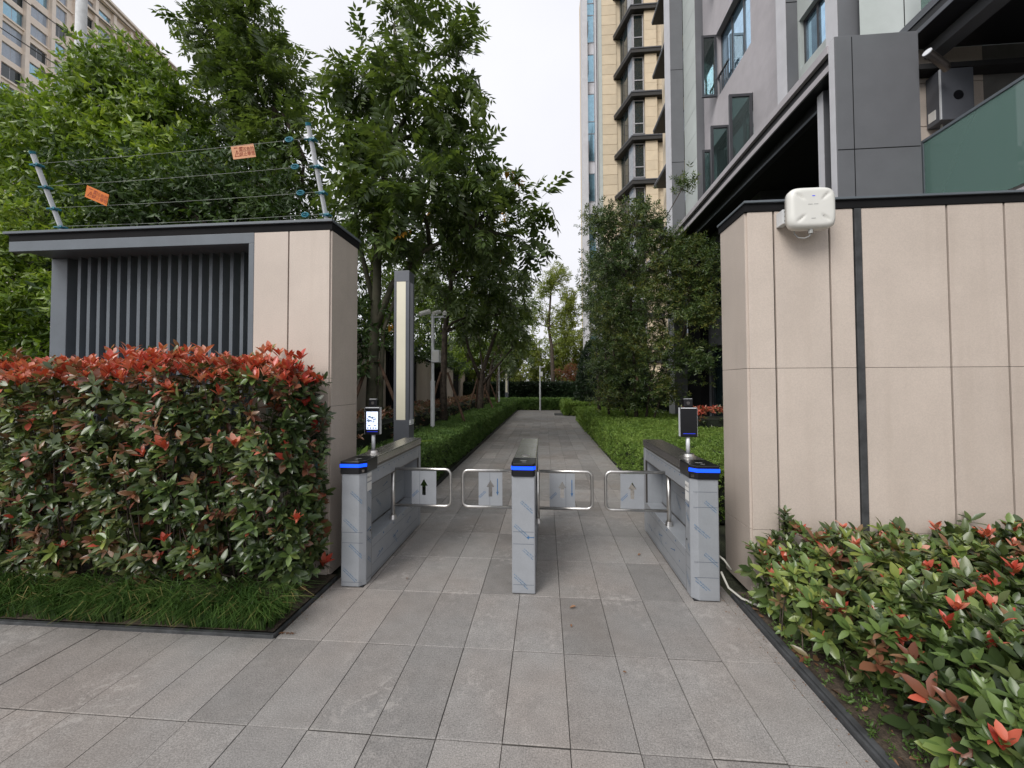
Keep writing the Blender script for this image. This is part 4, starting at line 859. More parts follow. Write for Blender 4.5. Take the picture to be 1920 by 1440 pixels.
# ================================================================== TREES
def curve(a, b_, sag=.1, n=4, j=.05):
    a, b_ = Vector(a), Vector(b_); L = (b_ - a).length; P = []
    for k in range(n + 1):
        t_ = k / n; p = a.lerp(b_, t_); 
        if 0 < k < n: p += Vector((rnd.uniform(-j, j), rnd.uniform(-j, j), rnd.uniform(-j, j))) * L + Vector((0, 0, sag * L * math.sin(math.pi * t_)))
        P.append(p)
    return P
def tree(name, label, trunk, r0, lobes, n, T, ms, size, cat='tree', group=None, bark='bark', droop=.25, per=6, spread=.26, yellow=.0, sides=9, stems_=None, limb=.45, tilt=.5):
    """trunk: polyline; lobes: (x, y, z, rx, ry, rz, weight)"""
    base = trunk[0]; t = thing(name, base, label, cat, group)
    m = MB(); N = len(trunk); m.tube(trunk, [r0 * (1.25 if k == 0 else 1 - .62 * k / (N - 1)) for k in range(N)], sides)
    for s in (stems_ or []): m.tube(s[0], [s[1] * (1 - .6 * k / (len(s[0]) - 1)) for k in range(len(s[0]))], 7)
    heads = [Vector(p) for p in trunk[1:]] + [Vector(s[0][-1]) for s in (stems_ or [])] + [Vector(s[0][-2]) for s in (stems_ or [])]
    wsum = sum(l[6] for l in lobes); Pc, Dc, Tw0, Tw1 = [], [], [], []
    for l in lobes:
        c = Vector(l[:3]); best = min(heads, key=lambda h: (h - c).length + (3 if h.z > c.z + .2 else 0)); ln = (c - best).length
        m.tube(curve(best, c, .04), [max(.012, r0 * limb * (1 - .8 * k / 4)) for k in range(5)], 6, False)
        nc = max(3, int(n / per * l[6] / wsum)); d = rdir(nc); rad = R.random(nc) ** .42; p = np.array(l[:3]) + d * rad[:, None] * np.array(l[3:6]); Pc.append(p); Dc.append(nrm(d * np.array([1, 1, .7]) + R.normal(0, .35, (nc, 3))))
        Tw0.append(np.array(l[:3]) + (p - np.array(l[:3])) * R.uniform(.05, .4, (nc, 1))); Tw1.append(p)
    m.build('trunk', bark, t, smooth=True)
    a, b_ = np.concatenate(Tw0), np.concatenate(Tw1); d = nrm(b_ - a); s1 = nrm(np.cross(d, [.3, .5, .8])); s2 = np.cross(d, s1); V = []; rr = .0035 + .006 * np.minimum(1, size)
    for k in range(3): o = (math.cos(k * 2.094) * s1 + math.sin(k * 2.094) * s2); V += [a + o * rr, b_ + o * rr * .4]
    V = np.stack(V, 1).reshape(-1, 3); tf = np.array([(0, 2, 3), (0, 3, 1), (2, 4, 5), (2, 5, 3), (4, 0, 1), (4, 1, 5)]); F = (tf[None] + (np.arange(len(a)) * 6)[:, None, None]).reshape(-1, 3)
    tag(arr('twigs', V, F, [bark], t), kind='stuff')
    P = np.repeat(np.concatenate(Pc), per, 0); D = np.repeat(np.concatenate(Dc), per, 0); P = P + R.normal(0, spread * .5, P.shape); D = nrm(D + R.normal(0, .6, D.shape) + np.array([0, 0, -droop + .1])); Nn = np.array([0, 0, 1.]) + R.normal(0, tilt, P.shape)
    V, F = scatter(T, P, D, Nn, size * R.uniform(.7, 1.2, len(P))); mi = np.repeat((R.random(len(P)) < yellow).astype(int), len(T[1]))
    tag(arr('crown', V, F, [ms, 'yellow'], t, mi), kind='stuff')
    return t
def stakes(x, y, label, h=1.9, r=.75, n=3, a0=.3):
    t = thing('tree_stakes', (x, y, 0), label, 'tree stakes', 'wooden stakes propping the path trees')
    for k in range(n):
        a = a0 + k * 2 * math.pi / n; MB().tube([(x + r * math.cos(a), y + r * math.sin(a), 0), (x + .1 * math.cos(a), y + .1 * math.sin(a), h)], [.04, .033], 8).build('pole', 'stake', t)

G1 = 'leafy trees along the left side of the path'
tree('path_tree', 'large pinnate-leaved tree with forked mossy trunk behind the light column', [(-3.32, 7.4, 0), (-3.34, 7.4, 1.2), (-3.30, 7.4, 2.4), (-3.25, 7.4, 3.3), (-3.2, 7.35, 4.4), (-3.0, 7.3, 6.2), (-2.85, 7.3, 8.0)], .125,
     [(-2.84, 7.2, 8.55, .42, .5, .75, .7), (-3.50, 7.3, 7.6, .45, .6, .45, .5), (-1.61, 7.3, 7.8, .42, .5, .65, .6), (-3.0, 7.2, 7.0, .7, .8, .45, .8), (-2.18, 7.1, 6.95, .75, .8, .6, 1.), (-3.35, 7.2, 6.4, .5, .7, .5, .7), (-2.85, 7.3, 6.2, .8, .9, .45, .9),
      (-1.74, 7.4, 6.5, .5, .7, .5, .8), (-2.2, 6.6, 5.15, .9, .8, .5, 1.3), (-1.45, 7.1, 5.35, .7, .8, .5, 1.), (-3.4, 7.3, 5.2, .5, .7, .45, .5), (-2.15, 7.1, 4.5, .7, .8, .35, .8), (-1.15, 7.4, 4.65, .6, .8, .45, .8), (-.5, 7.6, 5.1, .5, .5, .2, .4), (-.5, 7.8, 4.5, .4, .5, .25, .3), (-3.15, 7.0, 4.45, .4, .5, .3, .3)],
     1050, FROND, 'pin', .52, group=G1, bark='barkmoss', droop=.35, per=5, yellow=.006,
     stems_=[([(-3.2, 7.42, 0), (-3.17, 7.42, 1.4), (-3.14, 7.45, 2.6), (-2.8, 7.5, 3.6), (-2.2, 7.4, 4.3)], .06), ([(-3.28, 7.4, 2.6), (-2.95, 7.4, 3.5), (-2.3, 7.3, 4.1), (-1.5, 7.3, 4.5)], .07), ([(-3.27, 7.4, 3.0), (-3.6, 7.4, 4.3), (-3.8, 7.3, 6.2)], .06)])
tree('path_tree', 'tree with slender straight trunk just right of the white camera pole', [(-2.72, 10.5, 0), (-2.74, 10.5, 1.5), (-2.70, 10.5, 3.0), (-2.5, 10.4, 4.4), (-2.3, 10.4, 6.)], .105,
     [(-2.0, 10.3, 5.3, 1., 1., .7, 1.2), (-1.2, 10.5, 4.5, .85, .9, .6, 1.1), (-1.25, 10.8, 3.5, .55, .8, .4, .5), (-2.7, 10.4, 4.2, .8, .8, .5, .8), (-2.0, 10.3, 6.6, 1., 1., .7, 1.1), (-3.2, 10.4, 5.2, .8, .9, .6, .9), (-1.4, 10.6, 5.6, .7, .8, .5, .8), (-1.6, 10.4, 3.7, .7, .8, .4, .7)],
     620, FROND, 'pin', .5, group=G1, droop=.35, per=5, yellow=.008)
tree('path_tree', 'low-forking dark tree with spreading limbs midway along the left hedge', [(-2.55, 15.2, 0), (-2.5, 15.2, 1.0), (-2.45, 15.2, 2.0), (-1.9, 15, 3.5)], .15,
     [(-1.9, 15, 4.0, 1.2, 1.2, .7, 1.2), (-1.35, 15, 3.5, .7, .9, .45, .7), (-2.6, 15, 4.9, 1.2, 1.2, .8, 1.2), (-3.4, 15, 4.2, .9, 1., .7, .9), (-1.3, 15, 5.0, 1., 1., .7, 1.), (-2.1, 14.8, 5.9, 1.1, 1.1, .7, .9)],
     430, FROND, 'pin', .55, group=G1, droop=.35, per=5, stems_=[([(-2.47, 15.2, 1.7), (-2.9, 15.1, 2.8), (-3.2, 15, 4.0)], .08), ([(-2.47, 15.2, 1.5), (-2.0, 15.1, 2.1), (-1.2, 15, 3.0)], .07)])
tree('path_tree', 'farther tree leaning over the path before the second light column', [(-2.95, 20, 0), (-2.9, 20, 1.6), (-2.6, 20, 3.0), (-1.9, 20, 4.4)], .13,
     [(-1.8, 20, 4.8, 1., 1.1, .7, 1.), (-1.6, 20, 3.9, .8, 1., .6, .7), (-2.5, 20, 5.2, 1.2, 1.2, .9, 1.2), (-3.4, 20, 4.4, 1., 1., .8, 1.), (-1.6, 20, 5.9, 1., 1., .7, .8), (-1.5, 19.6, 3.1, .9, .9, .5, .8)], 380, FROND, 'pin', .55, group=G1, droop=.3, per=5,
     stems_=[([(-2.93, 20, 1.2), (-3.2, 20, 2.6), (-3.4, 20, 4.2)], .07)])
tree('path_tree', 'last dim tree of the row near the far end hedge', [(-3.1, 25.6, 0), (-3.05, 25.6, 2.2), (-2.7, 25.6, 4.2)], .12,
     [(-2.4, 25.6, 4.6, 1.3, 1.3, .9, 1.), (-1.6, 25.6, 3.6, 1., 1., .7, .9), (-3.5, 25.6, 5., 1.3, 1.3, 1., 1.), (-2.2, 25.6, 5.8, 1.1, 1.1, .8, .8)], 300, FROND, 'pin', .6, group=G1, per=5)
stakes(-3.32, 7.4, 'brown wooden stakes propping the mossy trunk behind the light column', 2.05, .95, 3, .1)
stakes(-2.72, 10.5, 'wooden stakes propping the trunk beside the white camera pole', 1.9, .8, 3, -.15)
stakes(-2.55, 15.2, 'dark stakes around the low-forking tree', 1.8, .8, 3, -.1)
stakes(-2.95, 20, 'dim far stakes around the leaning tree', 1.8, .8, 3, .2)

G2 = 'trees behind the left gate wall'
tree('street_tree', 'tall dark green tree rising above the right half of the left gate wall', [(-7.4, 10, 0), (-7.3, 10, 3), (-7.2, 10, 6), (-7.3, 10, 10)], .17,
     [(-8.49, 10.0, 11.93, 0.85, 0.85, 0.75, 1.), (-7.75, 10.0, 11.24, 0.7, 0.7, 0.75, 1.), (-9.10, 10.0, 11.20, 0.85, 0.85, 0.75, 1.), (-7.92, 9.9, 10.15, 0.85, 0.85, 0.75, 1.), (-7.15, 9.8, 9.40, 0.75, 0.75, 0.75, 1.), (-8.84, 9.9, 9.62, 0.85, 0.85, 0.75, 1.), (-7.29, 9.7, 8.51, 0.85, 0.85, 0.75, 1.), (-6.75, 9.6, 7.81, 0.75, 0.75, 0.75, 1.), (-8.34, 9.7, 8.14, 0.85, 0.85, 0.75, 1.), (-7.41, 9.5, 6.98, 0.85, 0.85, 0.75, 1.), (-6.60, 9.5, 6.50, 0.75, 0.75, 0.75, 1.), (-8.68, 9.6, 7.09, 0.85, 0.85, 0.75, 1.)],
     1450, FROND, 'pin', .55, group=G2, droop=.3, per=5, stems_=[([(-7.3, 10, 2.5), (-6.7, 9.9, 4.5), (-6.3, 9.8, 7.5)], .09)])
tree('street_tree', 'light green broadleaf tree in front of the beige apartment block, at the far left edge', [(-12.6, 8.6, 0), (-12.5, 8.6, 3), (-12.4, 8.6, 6.8)], .17,
     [(-13.09, 8.6, 8.10, 0.95, 0.95, 0.70, 1.), (-12.04, 8.5, 7.70, 0.95, 0.95, 0.70, 1.), (-14.14, 8.6, 8.40, 0.95, 0.95, 0.70, 1.), (-12.72, 8.3, 7.24, 0.95, 0.95, 0.70, 1.), (-11.16, 8.2, 6.97, 0.95, 0.95, 0.70, 1.), (-11.54, 8.0, 6.01, 0.95, 0.95, 0.70, 1.), (-12.49, 8.0, 5.55, 0.95, 0.95, 0.70, 1.), (-10.33, 7.9, 5.66, 0.95, 0.95, 0.70, 1.), (-13.70, 8.2, 6.97, 0.95, 0.95, 0.70, 1.), (-11.36, 7.8, 4.94, 0.95, 0.95, 0.70, 1.), (-12.85, 7.9, 4.66, 0.95, 0.95, 0.70, 1.), (-11.60, 8.4, 7.20, 0.95, 0.95, 0.70, 1.)],
     3600, SPRIG, 'camph', .33, group=G2, per=6, spread=.3, yellow=.0)
tree('street_tree', 'light green broadleaf tree with bright crown beside the grey utility pole', [(-9.6, 8.8, 0), (-9.6, 8.8, 3), (-9.6, 8.8, 7)], .16,
     [(-10.90, 8.6, 8.75, 0.80, 0.80, 0.65, 1.), (-9.90, 8.5, 8.95, 0.80, 0.80, 0.65, 1.), (-9.10, 8.4, 8.25, 0.80, 0.80, 0.65, 1.), (-10.07, 8.4, 8.18, 0.80, 0.80, 0.65, 1.), (-8.80, 8.3, 7.65, 0.80, 0.80, 0.65, 1.), (-10.35, 8.2, 7.18, 0.80, 0.80, 0.65, 1.), (-9.01, 8.1, 6.68, 0.80, 0.80, 0.65, 1.), (-8.10, 8.1, 6.26, 0.80, 0.80, 0.65, 1.), (-9.54, 8.0, 5.80, 0.80, 0.80, 0.65, 1.), (-8.26, 7.9, 5.46, 0.80, 0.80, 0.65, 1.)],
     3300, SPRIG, 'camph', .33, group=G2, per=6, spread=.3)
tree('street_tree', 'deep green low-branched tree directly behind the louvred bay', [(-6.6, 7.6, 0), (-6.6, 7.6, 2), (-6.5, 7.6, 4.4)], .13,
     [(-9.53, 7.3, 4.90, 0.85, 0.85, 0.55, 1.), (-8.34, 7.3, 5.08, 0.85, 0.85, 0.55, 1.), (-7.17, 7.3, 5.14, 0.85, 0.85, 0.55, 1.), (-6.02, 7.3, 5.09, 0.85, 0.85, 0.55, 1.), (-5.15, 7.3, 4.80, 0.6, 0.7, 0.5, .6), (-9.44, 7.4, 5.84, 0.85, 0.85, 0.55, 1.), (-7.86, 7.4, 5.66, 0.85, 0.85, 0.55, 1.), (-6.46, 7.4, 5.81, 0.85, 0.85, 0.55, 1.), (-5.55, 7.4, 5.50, 0.7, 0.7, 0.5, .7), (-4.60, 7.6, 4.40, 0.5, 0.6, 0.4, .35), (-8.52, 7.0, 3.27, 0.85, 0.85, 0.55, 1.), (-7.06, 7.0, 3.24, 0.85, 0.85, 0.55, 1.), (-5.75, 7.0, 3.21, 0.85, 0.85, 0.55, 1.), (-4.28, 7.2, 3.22, 0.85, 0.85, 0.55, 1.), (-3.96, 7.6, 2.42, 0.85, 0.85, 0.55, 1.), (-6.50, 7.2, 4.20, 0.85, 0.85, 0.55, 1.), (-8.30, 7.2, 4.20, 0.85, 0.85, 0.55, 1.), (-5.00, 7.2, 4.00, 0.85, 0.85, 0.55, 1.), (-7.60, 7.0, 2.20, 0.85, 0.85, 0.55, 1.), (-5.40, 7.0, 2.00, 0.85, 0.85, 0.55, 1.)],
     3800, SPRIG, 'dkcamph', .27, group=G2, per=6, spread=.3, yellow=.002)
tree('street_tree', 'mid green bushy tree left of the louvred bay, low at the left edge', [(-9.4, 6.8, 0), (-9.4, 6.8, 1.8), (-9.3, 6.8, 3.4)], .12,
     [(-10.21, 6.7, 4.48, 0.75, 0.75, 0.50, 1.), (-9.48, 6.6, 4.01, 0.75, 0.75, 0.50, 1.), (-9.99, 6.5, 3.59, 0.75, 0.75, 0.50, 1.), (-9.43, 6.5, 3.18, 0.75, 0.75, 0.50, 1.), (-10.08, 6.5, 2.80, 0.75, 0.75, 0.50, 1.), (-9.15, 6.4, 2.47, 0.75, 0.75, 0.50, 1.), (-9.69, 6.4, 2.10, 0.75, 0.75, 0.50, 1.), (-9.33, 6.8, 4.59, 0.75, 0.75, 0.50, 1.), (-10.70, 6.6, 3.23, 0.75, 0.75, 0.50, 1.), (-8.90, 6.5, 1.50, 0.75, 0.75, 0.50, 1.), (-9.90, 6.4, 1.40, 0.75, 0.75, 0.50, 1.), (-8.40, 6.6, 3.00, 0.75, 0.75, 0.50, 1.), (-10.80, 6.6, 4.60, 0.75, 0.75, 0.50, 1.)],
     2600, SPRIG, 'camph', .27, group=G2, per=6, spread=.28)
tree('street_tree', 'dense tree filling the gap above the garden wall, beyond the light column', [(-6.2, 13.5, 0), (-6.2, 13.5, 3), (-6.1, 13.5, 6)], .15,
     [(-6.6, 13.5, 6.8, 1.2, 1.1, .9, 1.), (-5.5, 13.5, 6.1, 1., 1., .8, 1.), (-6.2, 13.2, 5.1, 1.2, 1.1, .7, 1.1), (-5.1, 13.2, 4.6, 1., 1., .7, 1.), (-4.9, 13, 3.6, .9, .8, .6, 1.), (-6.1, 13, 3.7, 1., 1., .6, 1.), (-5.6, 13.5, 8.0, 1., 1., .8, .8)],
     1300, SPRIG, 'camph', .27, group=G2, per=6, spread=.35)
for k, (x, y, lab) in enumerate(((-6.6, 18.5, 'leafy background tree over the garden wall behind the camera pole'), (-6.8, 25, 'leafy background tree over the far half of the garden wall'), (-6.9, 33, 'hazy background tree over the far end of the garden wall'))):
    s = 1 + .25 * k; tree('street_tree', lab, [(x, y, 0), (x, y, 2.5), (x + .2, y, 5 * s)], .15, [(x + rnd.uniform(-1.2, 1.6), y + rnd.uniform(-1, 1), 3.1 + .62 * q * s, 1.3, 1.2, .8, 1.) for q in range(7)], 1000, SPRIG, 'dkcamph' if k == 0 else 'camph', .34 + .08 * k, group=G2, per=6, spread=.45)
# ivy-like growth on the garden wall top
n = 1700; P = np.stack([R.random(n) * .9, R.uniform(5.5, 36, n), R.uniform(2.35, 3.25, n)], 1); P[:, 0] = -4.30 - .0953 * (P[:, 1] - 10.47) - P[:, 0] + .15; V, F = scatter(SPRIG, P, rdir(n) + [.4, -.2, -.2], rdir(n), R.uniform(.14, .26, n)); tag(arr('creeper', V, F, ['dkcamph']), 'dark creeper spilling over the top of the garden wall', 'creeper', kind='stuff')

# right-hand trees
tree('multi_stem_tree', 'broad fine-leaved multi-stem tree against the grey building, right of the path', [(2.6, 11.5, 0), (2.55, 11.5, 1.2), (2.5, 11.4, 2.6), (2.4, 11.4, 4.6)], .06,
     [(1.65, 11.4, 6.1, .5, .6, .6, .6), (2.55, 11.3, 6.15, .75, .8, .65, 1.1), (3.3, 11.3, 5.7, .5, .6, .5, .6), (1.75, 11.3, 4.9, .75, .8, .7, 1.1), (2.8, 11.1, 4.9, .9, .9, .75, 1.4), (3.75, 11, 5.0, .5, .7, .5, .7), (3.8, 10.9, 4.1, .6, .7, .6, .9), (1.85, 11.1, 3.7, .75, .8, .65, 1.), (2.9, 10.9, 3.6, .9, .8, .65, 1.2), (2.0, 11, 2.7, .7, .8, .55, .9), (3.2, 10.9, 2.5, .7, .7, .5, .8), (4.05, 10.2, 4.5, .4, .6, .5, .6), (3.95, 10.2, 3.4, .4, .6, .5, .6), (1.3, 11.6, 6.4, .35, .4, .35, .18), (3.75, 10.9, 6.9, .2, .25, .45, .14), (2.3, 11.1, 1.9, .55, .6, .35, .5), (2.1, 11.2, 1.25, .6, .6, .4, .5), (3.1, 11.0, 1.4, .7, .6, .45, .6), (1.65, 11.7, 1.9, .4, .5, .5, .4), (3.9, 10.6, 2.2, .5, .6, .5, .5)],
     6600, SPRIGN, 'fineleaf', .18, group=None, per=8, spread=.22, limb=.4, droop=.05,
     stems_=[([(2.75, 11.45, 0), (2.95, 11.4, 1.6), (3.3, 11.2, 3.2)], .04), ([(2.5, 11.55, 0), (2.1, 11.5, 1.5), (1.8, 11.4, 3.5)], .04), ([(2.85, 11.5, 0), (3.2, 11.3, 1.2), (3.7, 11, 2.8), (3.9, 10.9, 4.0)], .03), ([(1.95, 12.3, 0), (1.9, 12.2, 1.4), (1.75, 11.9, 3.0)], .05)])
tree('multi_stem_tree', 'second fine-leaved tree behind, nearer the far end of the right hedge', [(2.0, 14.8, 0), (1.95, 14.8, 1.4), (1.9, 14.7, 3.4)], .07,
     [(2.2, 14.6, 6.0, .6, .7, .7, .8), (2.05, 14.6, 4.8, .6, .8, .8, 1.), (2.7, 14.5, 5.6, .8, .8, .7, 1.), (2.15, 14.5, 3.5, .65, .8, .6, 1.), (2.9, 14.4, 4.0, .8, .8, .7, 1.), (2.5, 14.4, 2.6, .8, .8, .5, .9), (3.4, 14.4, 2.9, .7, .7, .6, .8), (3.6, 14.4, 5.0, .7, .7, .7, .8)], 2800, SPRIGN, 'fineleaf', .22, per=8, spread=.28, limb=.4, droop=.05)
MB().box(2.44, 2.50, 10.9, 10.96, 1.62, 1.82).build('bird_box', 'stake', None, bevel=.004); tag(bpy.data.objects['bird_box'], 'small brown wooden box hung in the stems of the right-hand tree', 'box')
def shrub(name, label, c, rx, rz, n, ms, sz, T=SPRIG):
    t = thing(name, (c[0], c[1], 0), label, 'shrub'); d = rdir(n); d[:, 2] = R.uniform(-1, 1, n); tt = (d[:, 2] + 1) / 2; rad = rx * np.sqrt(np.clip(1 - tt ** 1.7, 0, 1)) * R.uniform(.8, 1.05, n); a = R.uniform(0, 6.28, n)
    P = np.stack([c[0] + rad * np.cos(a), c[1] + rad * np.sin(a), tt * rz], 1); P += .08 * vnoise(P, 3, 6)[:, None] * nrm(P - np.array(c)); V, F = scatter(T, P, nrm(np.stack([np.cos(a), np.sin(a), .6 + 0 * a], 1)) + rdir(n) * .7, rdir(n), sz * R.uniform(.7, 1.2, n)); tag(arr('foliage', V, F, [ms], t), kind='stuff')
    m = MB(); k = 12; m.tube([(c[0], c[1], 0), (c[0], c[1], rz * .3), (c[0], c[1], rz * .65), (c[0], c[1], rz * .9)], [rx * .8, rx * .78, rx * .5, .05], 12); m.build('dark_shrub_core', 'core', t)  # added dark cone, stops light inside the leaves
shrub('evergreen_shrub', 'very dark conical evergreen shrub beside the far right hedge block', (2.55, 21.2, 0), .95, 3.9, 3800, 'conleaf', .17)
shrub('evergreen_shrub', 'broad dark bush added to shade the corner below the cream tower', (4.3, 20.6, 0), 1.3, 3.4, 2600, 'conleaf', .2)  # added; dark leaves stand in for shade at the tower foot
shrub('evergreen_shrub', 'added dark bush standing for shade under the multi-stem tree at the end of the right hedge', (3.3, 16.6, 0), .9, 2.3, 1800, 'conleaf', .15)  # added bush, its dark colour supplies the shade behind the tree
shrub('evergreen_shrub', 'added dark bush standing for wall shade close to the grey pier behind the multi-stem tree', (5.2, 15.4, 0), 1.1, 3.0, 1800, 'conleaf', .17)  # added; dark leaves take the place of the shaded building wall
tree('maple_shrub', 'small rust-red maple at the far end right of the far camera pole', [(1.75, 31, 0), (1.75, 31, 1.2), (1.7, 31, 2.2)], .05, [(1.5, 31, 2.6, .7, .6, .35, 1.), (2.1, 31, 2.9, .6, .6, .35, 1.), (1.8, 30.8, 2.2, .8, .6, .3, 1.), (2.3, 31, 2.3, .5, .5, .3, .7)], 420, SPRIG, 'redshrub', .2, per=6, spread=.25, cat='shrub')
tree('far_tree', 'slim airy tree rising against the sky at the far end of the path', [(.68, 32, 0), (.62, 32, 2.5), (.55, 32, 4.6), (.3, 32, 6.2), (.5, 32, 9.0)], .2,
     [(1.1, 32, 10.4, .9, .9, .7, 1.), (.45, 32, 9.7, .7, .8, .5, .7), (-.1, 32, 9.2, .6, .7, .45, .5), (1.95, 32, 8.6, .7, .8, .6, .8), (1.6, 32, 7.7, .8, .9, .6, .8), (-.9, 32, 7.9, .7, .8, .6, .5), (-1.1, 32, 6.7, .8, .8, .6, .5), (1.5, 32, 6.4, .9, .9, .7, .9), (.2, 32, 7.0, .6, .7, .5, .5), (2.2, 32, 7.0, .7, .8, .8, .7), (1.9, 32, 5.2, .9, .9, .8, .8)], 1150, SPRIGN, 'bamboo', .45, per=6, spread=.4, limb=.22)
def bamboo(x, y, h, label, n=9):
    t = thing('bamboo_clump', (x, y, 0), label, 'bamboo', 'bamboo clumps closing the view'); m = MB(); P = []
    for k in range(n):
        a = rnd.uniform(0, 6.28); q = rnd.uniform(.1, .9); bx_, by_ = x + q * math.cos(a), y + q * math.sin(a); hh = h * rnd.uniform(.7, 1.05); lx, ly = rnd.uniform(-.9, .9), rnd.uniform(-.5, .5)
        pts = [(bx_ + lx * t_ ** 2, by_ + ly * t_ ** 2, hh * t_) for t_ in (0, .3, .6, .85, 1)]; m.tube(pts, [.045, .04, .03, .02, .01], 5, False)
        for _ in range(70): t_ = rnd.uniform(.25, 1.0); P.append((bx_ + lx * t_ ** 2 + rnd.gauss(0, .42), by_ + ly * t_ ** 2 + rnd.gauss(0, .42), hh * t_ + rnd.gauss(0, .3)))
    m.build('culms', 'bark', t); P = np.array(P); V, F = scatter(SPRIGN, P, rdir(len(P)) + [0, 0, -.35], rdir(len(P)), R.uniform(.35, .7, len(P))); tag(arr('foliage', V, F, ['bamboo'], t), kind='stuff')
for x, y, h, lab in ((-6.4, 34, 6.0, 'yellow-green bamboo clump at the far left, next to the garden wall'), (-4.5, 35, 6.2, 'bamboo clump behind the second light column'), (-2.6, 36, 6.0, 'bamboo clump left of the far camera pole'), (-.6, 38, 6.4, 'bamboo clump right behind the far camera pole'), (1.4, 38, 7.4, 'tall bamboo clump behind the slim airy tree'), (3.2, 37, 6.8, 'bamboo clump behind the rust-red maple'), (5.0, 36, 6.0, 'bamboo clump behind the dark conical shrub'), (-8.4, 36, 6.5, 'outermost bamboo clump beyond the garden wall end')): bamboo(x, y, h, lab)

# ================================================================== BUILDINGS
def facade(mb, ax, X, a0, a1, z0, z1, holes, dep, sgn=1):
    """sheet at ax=X with real openings; holes (a0,a1,z0,z1); reveals run to X+sgn*dep"""
    us = sorted({a0, a1, *[h[0] for h in holes], *[h[1] for h in holes]}); zs = sorted({z0, z1, *[h[2] for h in holes], *[h[3] for h in holes]})
    us = [u for u in us if a0 <= u <= a1]; zs = [z for z in zs if z0 <= z <= z1]
    P = (lambda a, z, d=0: (X + d, a, z)) if ax == 'x' else (lambda a, z, d=0: (a, X + d, z))
    for i in range(len(us) - 1):
        for j in range(len(zs) - 1):
            ca, cz = (us[i] + us[i + 1]) / 2, (zs[j] + zs[j + 1]) / 2
            if any(h[0] < ca < h[1] and h[2] < cz < h[3] for h in holes): continue
            mb.add([P(us[i], zs[j]), P(us[i + 1], zs[j]), P(us[i + 1], zs[j + 1]), P(us[i], zs[j + 1])], [(0, 1, 2, 3)])
    for h in holes:
        c = [(h[0], h[2]), (h[1], h[2]), (h[1], h[3]), (h[0], h[3])]
        for k in range(4): p, q = c[k], c[(k + 1) % 4]; mb.add([P(*p), P(*q), P(*q, sgn * dep), P(*p, sgn * dep)], [(0, 1, 2, 3)])
def win(parent, ax, X, a0, a1, z0, z1, mull=(), pane='pane', fr='wframe', fw=.05, sgn=1, name='window'):
    """framed window set at ax = X; pane is a sub-part"""
    B = (lambda m, a, b_, c, d, t0, t1: m.box(*sorted((X + sgn * t0, X + sgn * t1)), a, b_, c, d)) if ax == 'x' else (lambda m, a, b_, c, d, t0, t1: m.box(a, b_, *sorted((X + sgn * t0, X + sgn * t1)), c, d))
    m = MB(); B(m, a0, a1, z0, z0 + fw, 0, .06); B(m, a0, a1, z1 - fw, z1, 0, .06); B(m, a0, a0 + fw, z0 + fw, z1 - fw, 0, .06); B(m, a1 - fw, a1, z0 + fw, z1 - fw, 0, .06)
    for u in mull: B(m, a0 + (a1 - a0) * u - fw / 2, a0 + (a1 - a0) * u + fw / 2, z0 + fw, z1 - fw, .004, .056)
    o = m.build(name, fr, parent); p = MB(); B(p, a0 + fw, a1 - fw, z0 + fw, z1 - fw, .025, .035); p.build('pane', pane, o); return o

# --- grey block with the canopy, behind the right wall
nb = thing('apartment_building', (6.5, 9, 0), 'grey residential block with black canopy and glass balcony behind the right gate wall', 'building')
FZ = 5.9; TOP = 30.
rows = [(6.4, 8.0, 8.97, 11.15)] + [(9.14 + 2.9 * k, 10.88 + 2.9 * k, 9.01, 10.77) for k in range(7)]
m = MB(); facade(m, 'x', 4.6, 7.43, 11.60, FZ, TOP, [(r[2], r[3], r[0], r[1]) for r in rows], .22); m.build('wall', 'stucco', nb)
for k, r in enumerate(rows):
    w_ = win(nb, 'x', 4.74, r[2], r[3], r[0], r[1], (.33, .66), 'panesky' if k else 'pane')
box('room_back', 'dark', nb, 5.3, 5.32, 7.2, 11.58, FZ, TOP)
def casement(y, x0, x1, z0, z1):
    o = MB().box(x0, x1, y - .025, y + .025, z0, z0 + .06).box(x0, x1, y - .025, y + .025, z1 - .06, z1).box(x0, x0 + .06, y - .025, y + .025, z0 + .06, z1 - .06).box(x1 - .06, x1, y - .025, y + .025, z0 + .06, z1 - .06).build('open_casement', 'wframe', nb)
    box('pane', 'cglass', o, x0 + .06, x1 - .06, y - .008, y + .008, z0 + .06, z1 - .06)
casement(10.72, 4.2, 4.59, 9.18, 10.85); casement(9.0, 4.10, 4.59, 6.42, 7.98); casement(10.07, 4.14, 4.59, 6.42, 7.98); casement(11.1, 4.33, 4.59, 6.42, 7.98); casement(10.6, 4.2, 4.59, 12.2, 13.7)
# rail in the big window
m = MB(); [m.box(4.63, 4.65, 10.2 + .11 * k, 10.22 + .11 * k, 9.15, 9.7) for k in range(5)]; m.box(4.62, 4.66, 10.15, 10.75, 9.7, 9.74); m.build('window_rail', 'wframe', nb)
# stepped piers: pale sides face the path, dark faces the gate
def pier(x0, x1, y0, y1, z0, z1, nm='pier'):
    o = box(nm, 'dgrey', nb, x0 + .004, x1, y0, y1, z0, z1)
    box('pale_side', 'lgrey', o, x0, x0 + .0035, y0 + .003, y1, z0, z1)  # lighter grey sheet on the side toward the path
    m = MB(); 
    z = z0 + 2.6
    while z < z1 - .5: m.box(x0 + .006, x1 - .002, y0 - .0016, y0 - .0004, z - .008, z + .008); z += 2.95
    m.build('joint', 'gap', o)
pier(4.40, 4.62, 7.42, 7.72, FZ, TOP); pier(3.98, 4.37, 12.58, 13.15, 0, TOP)
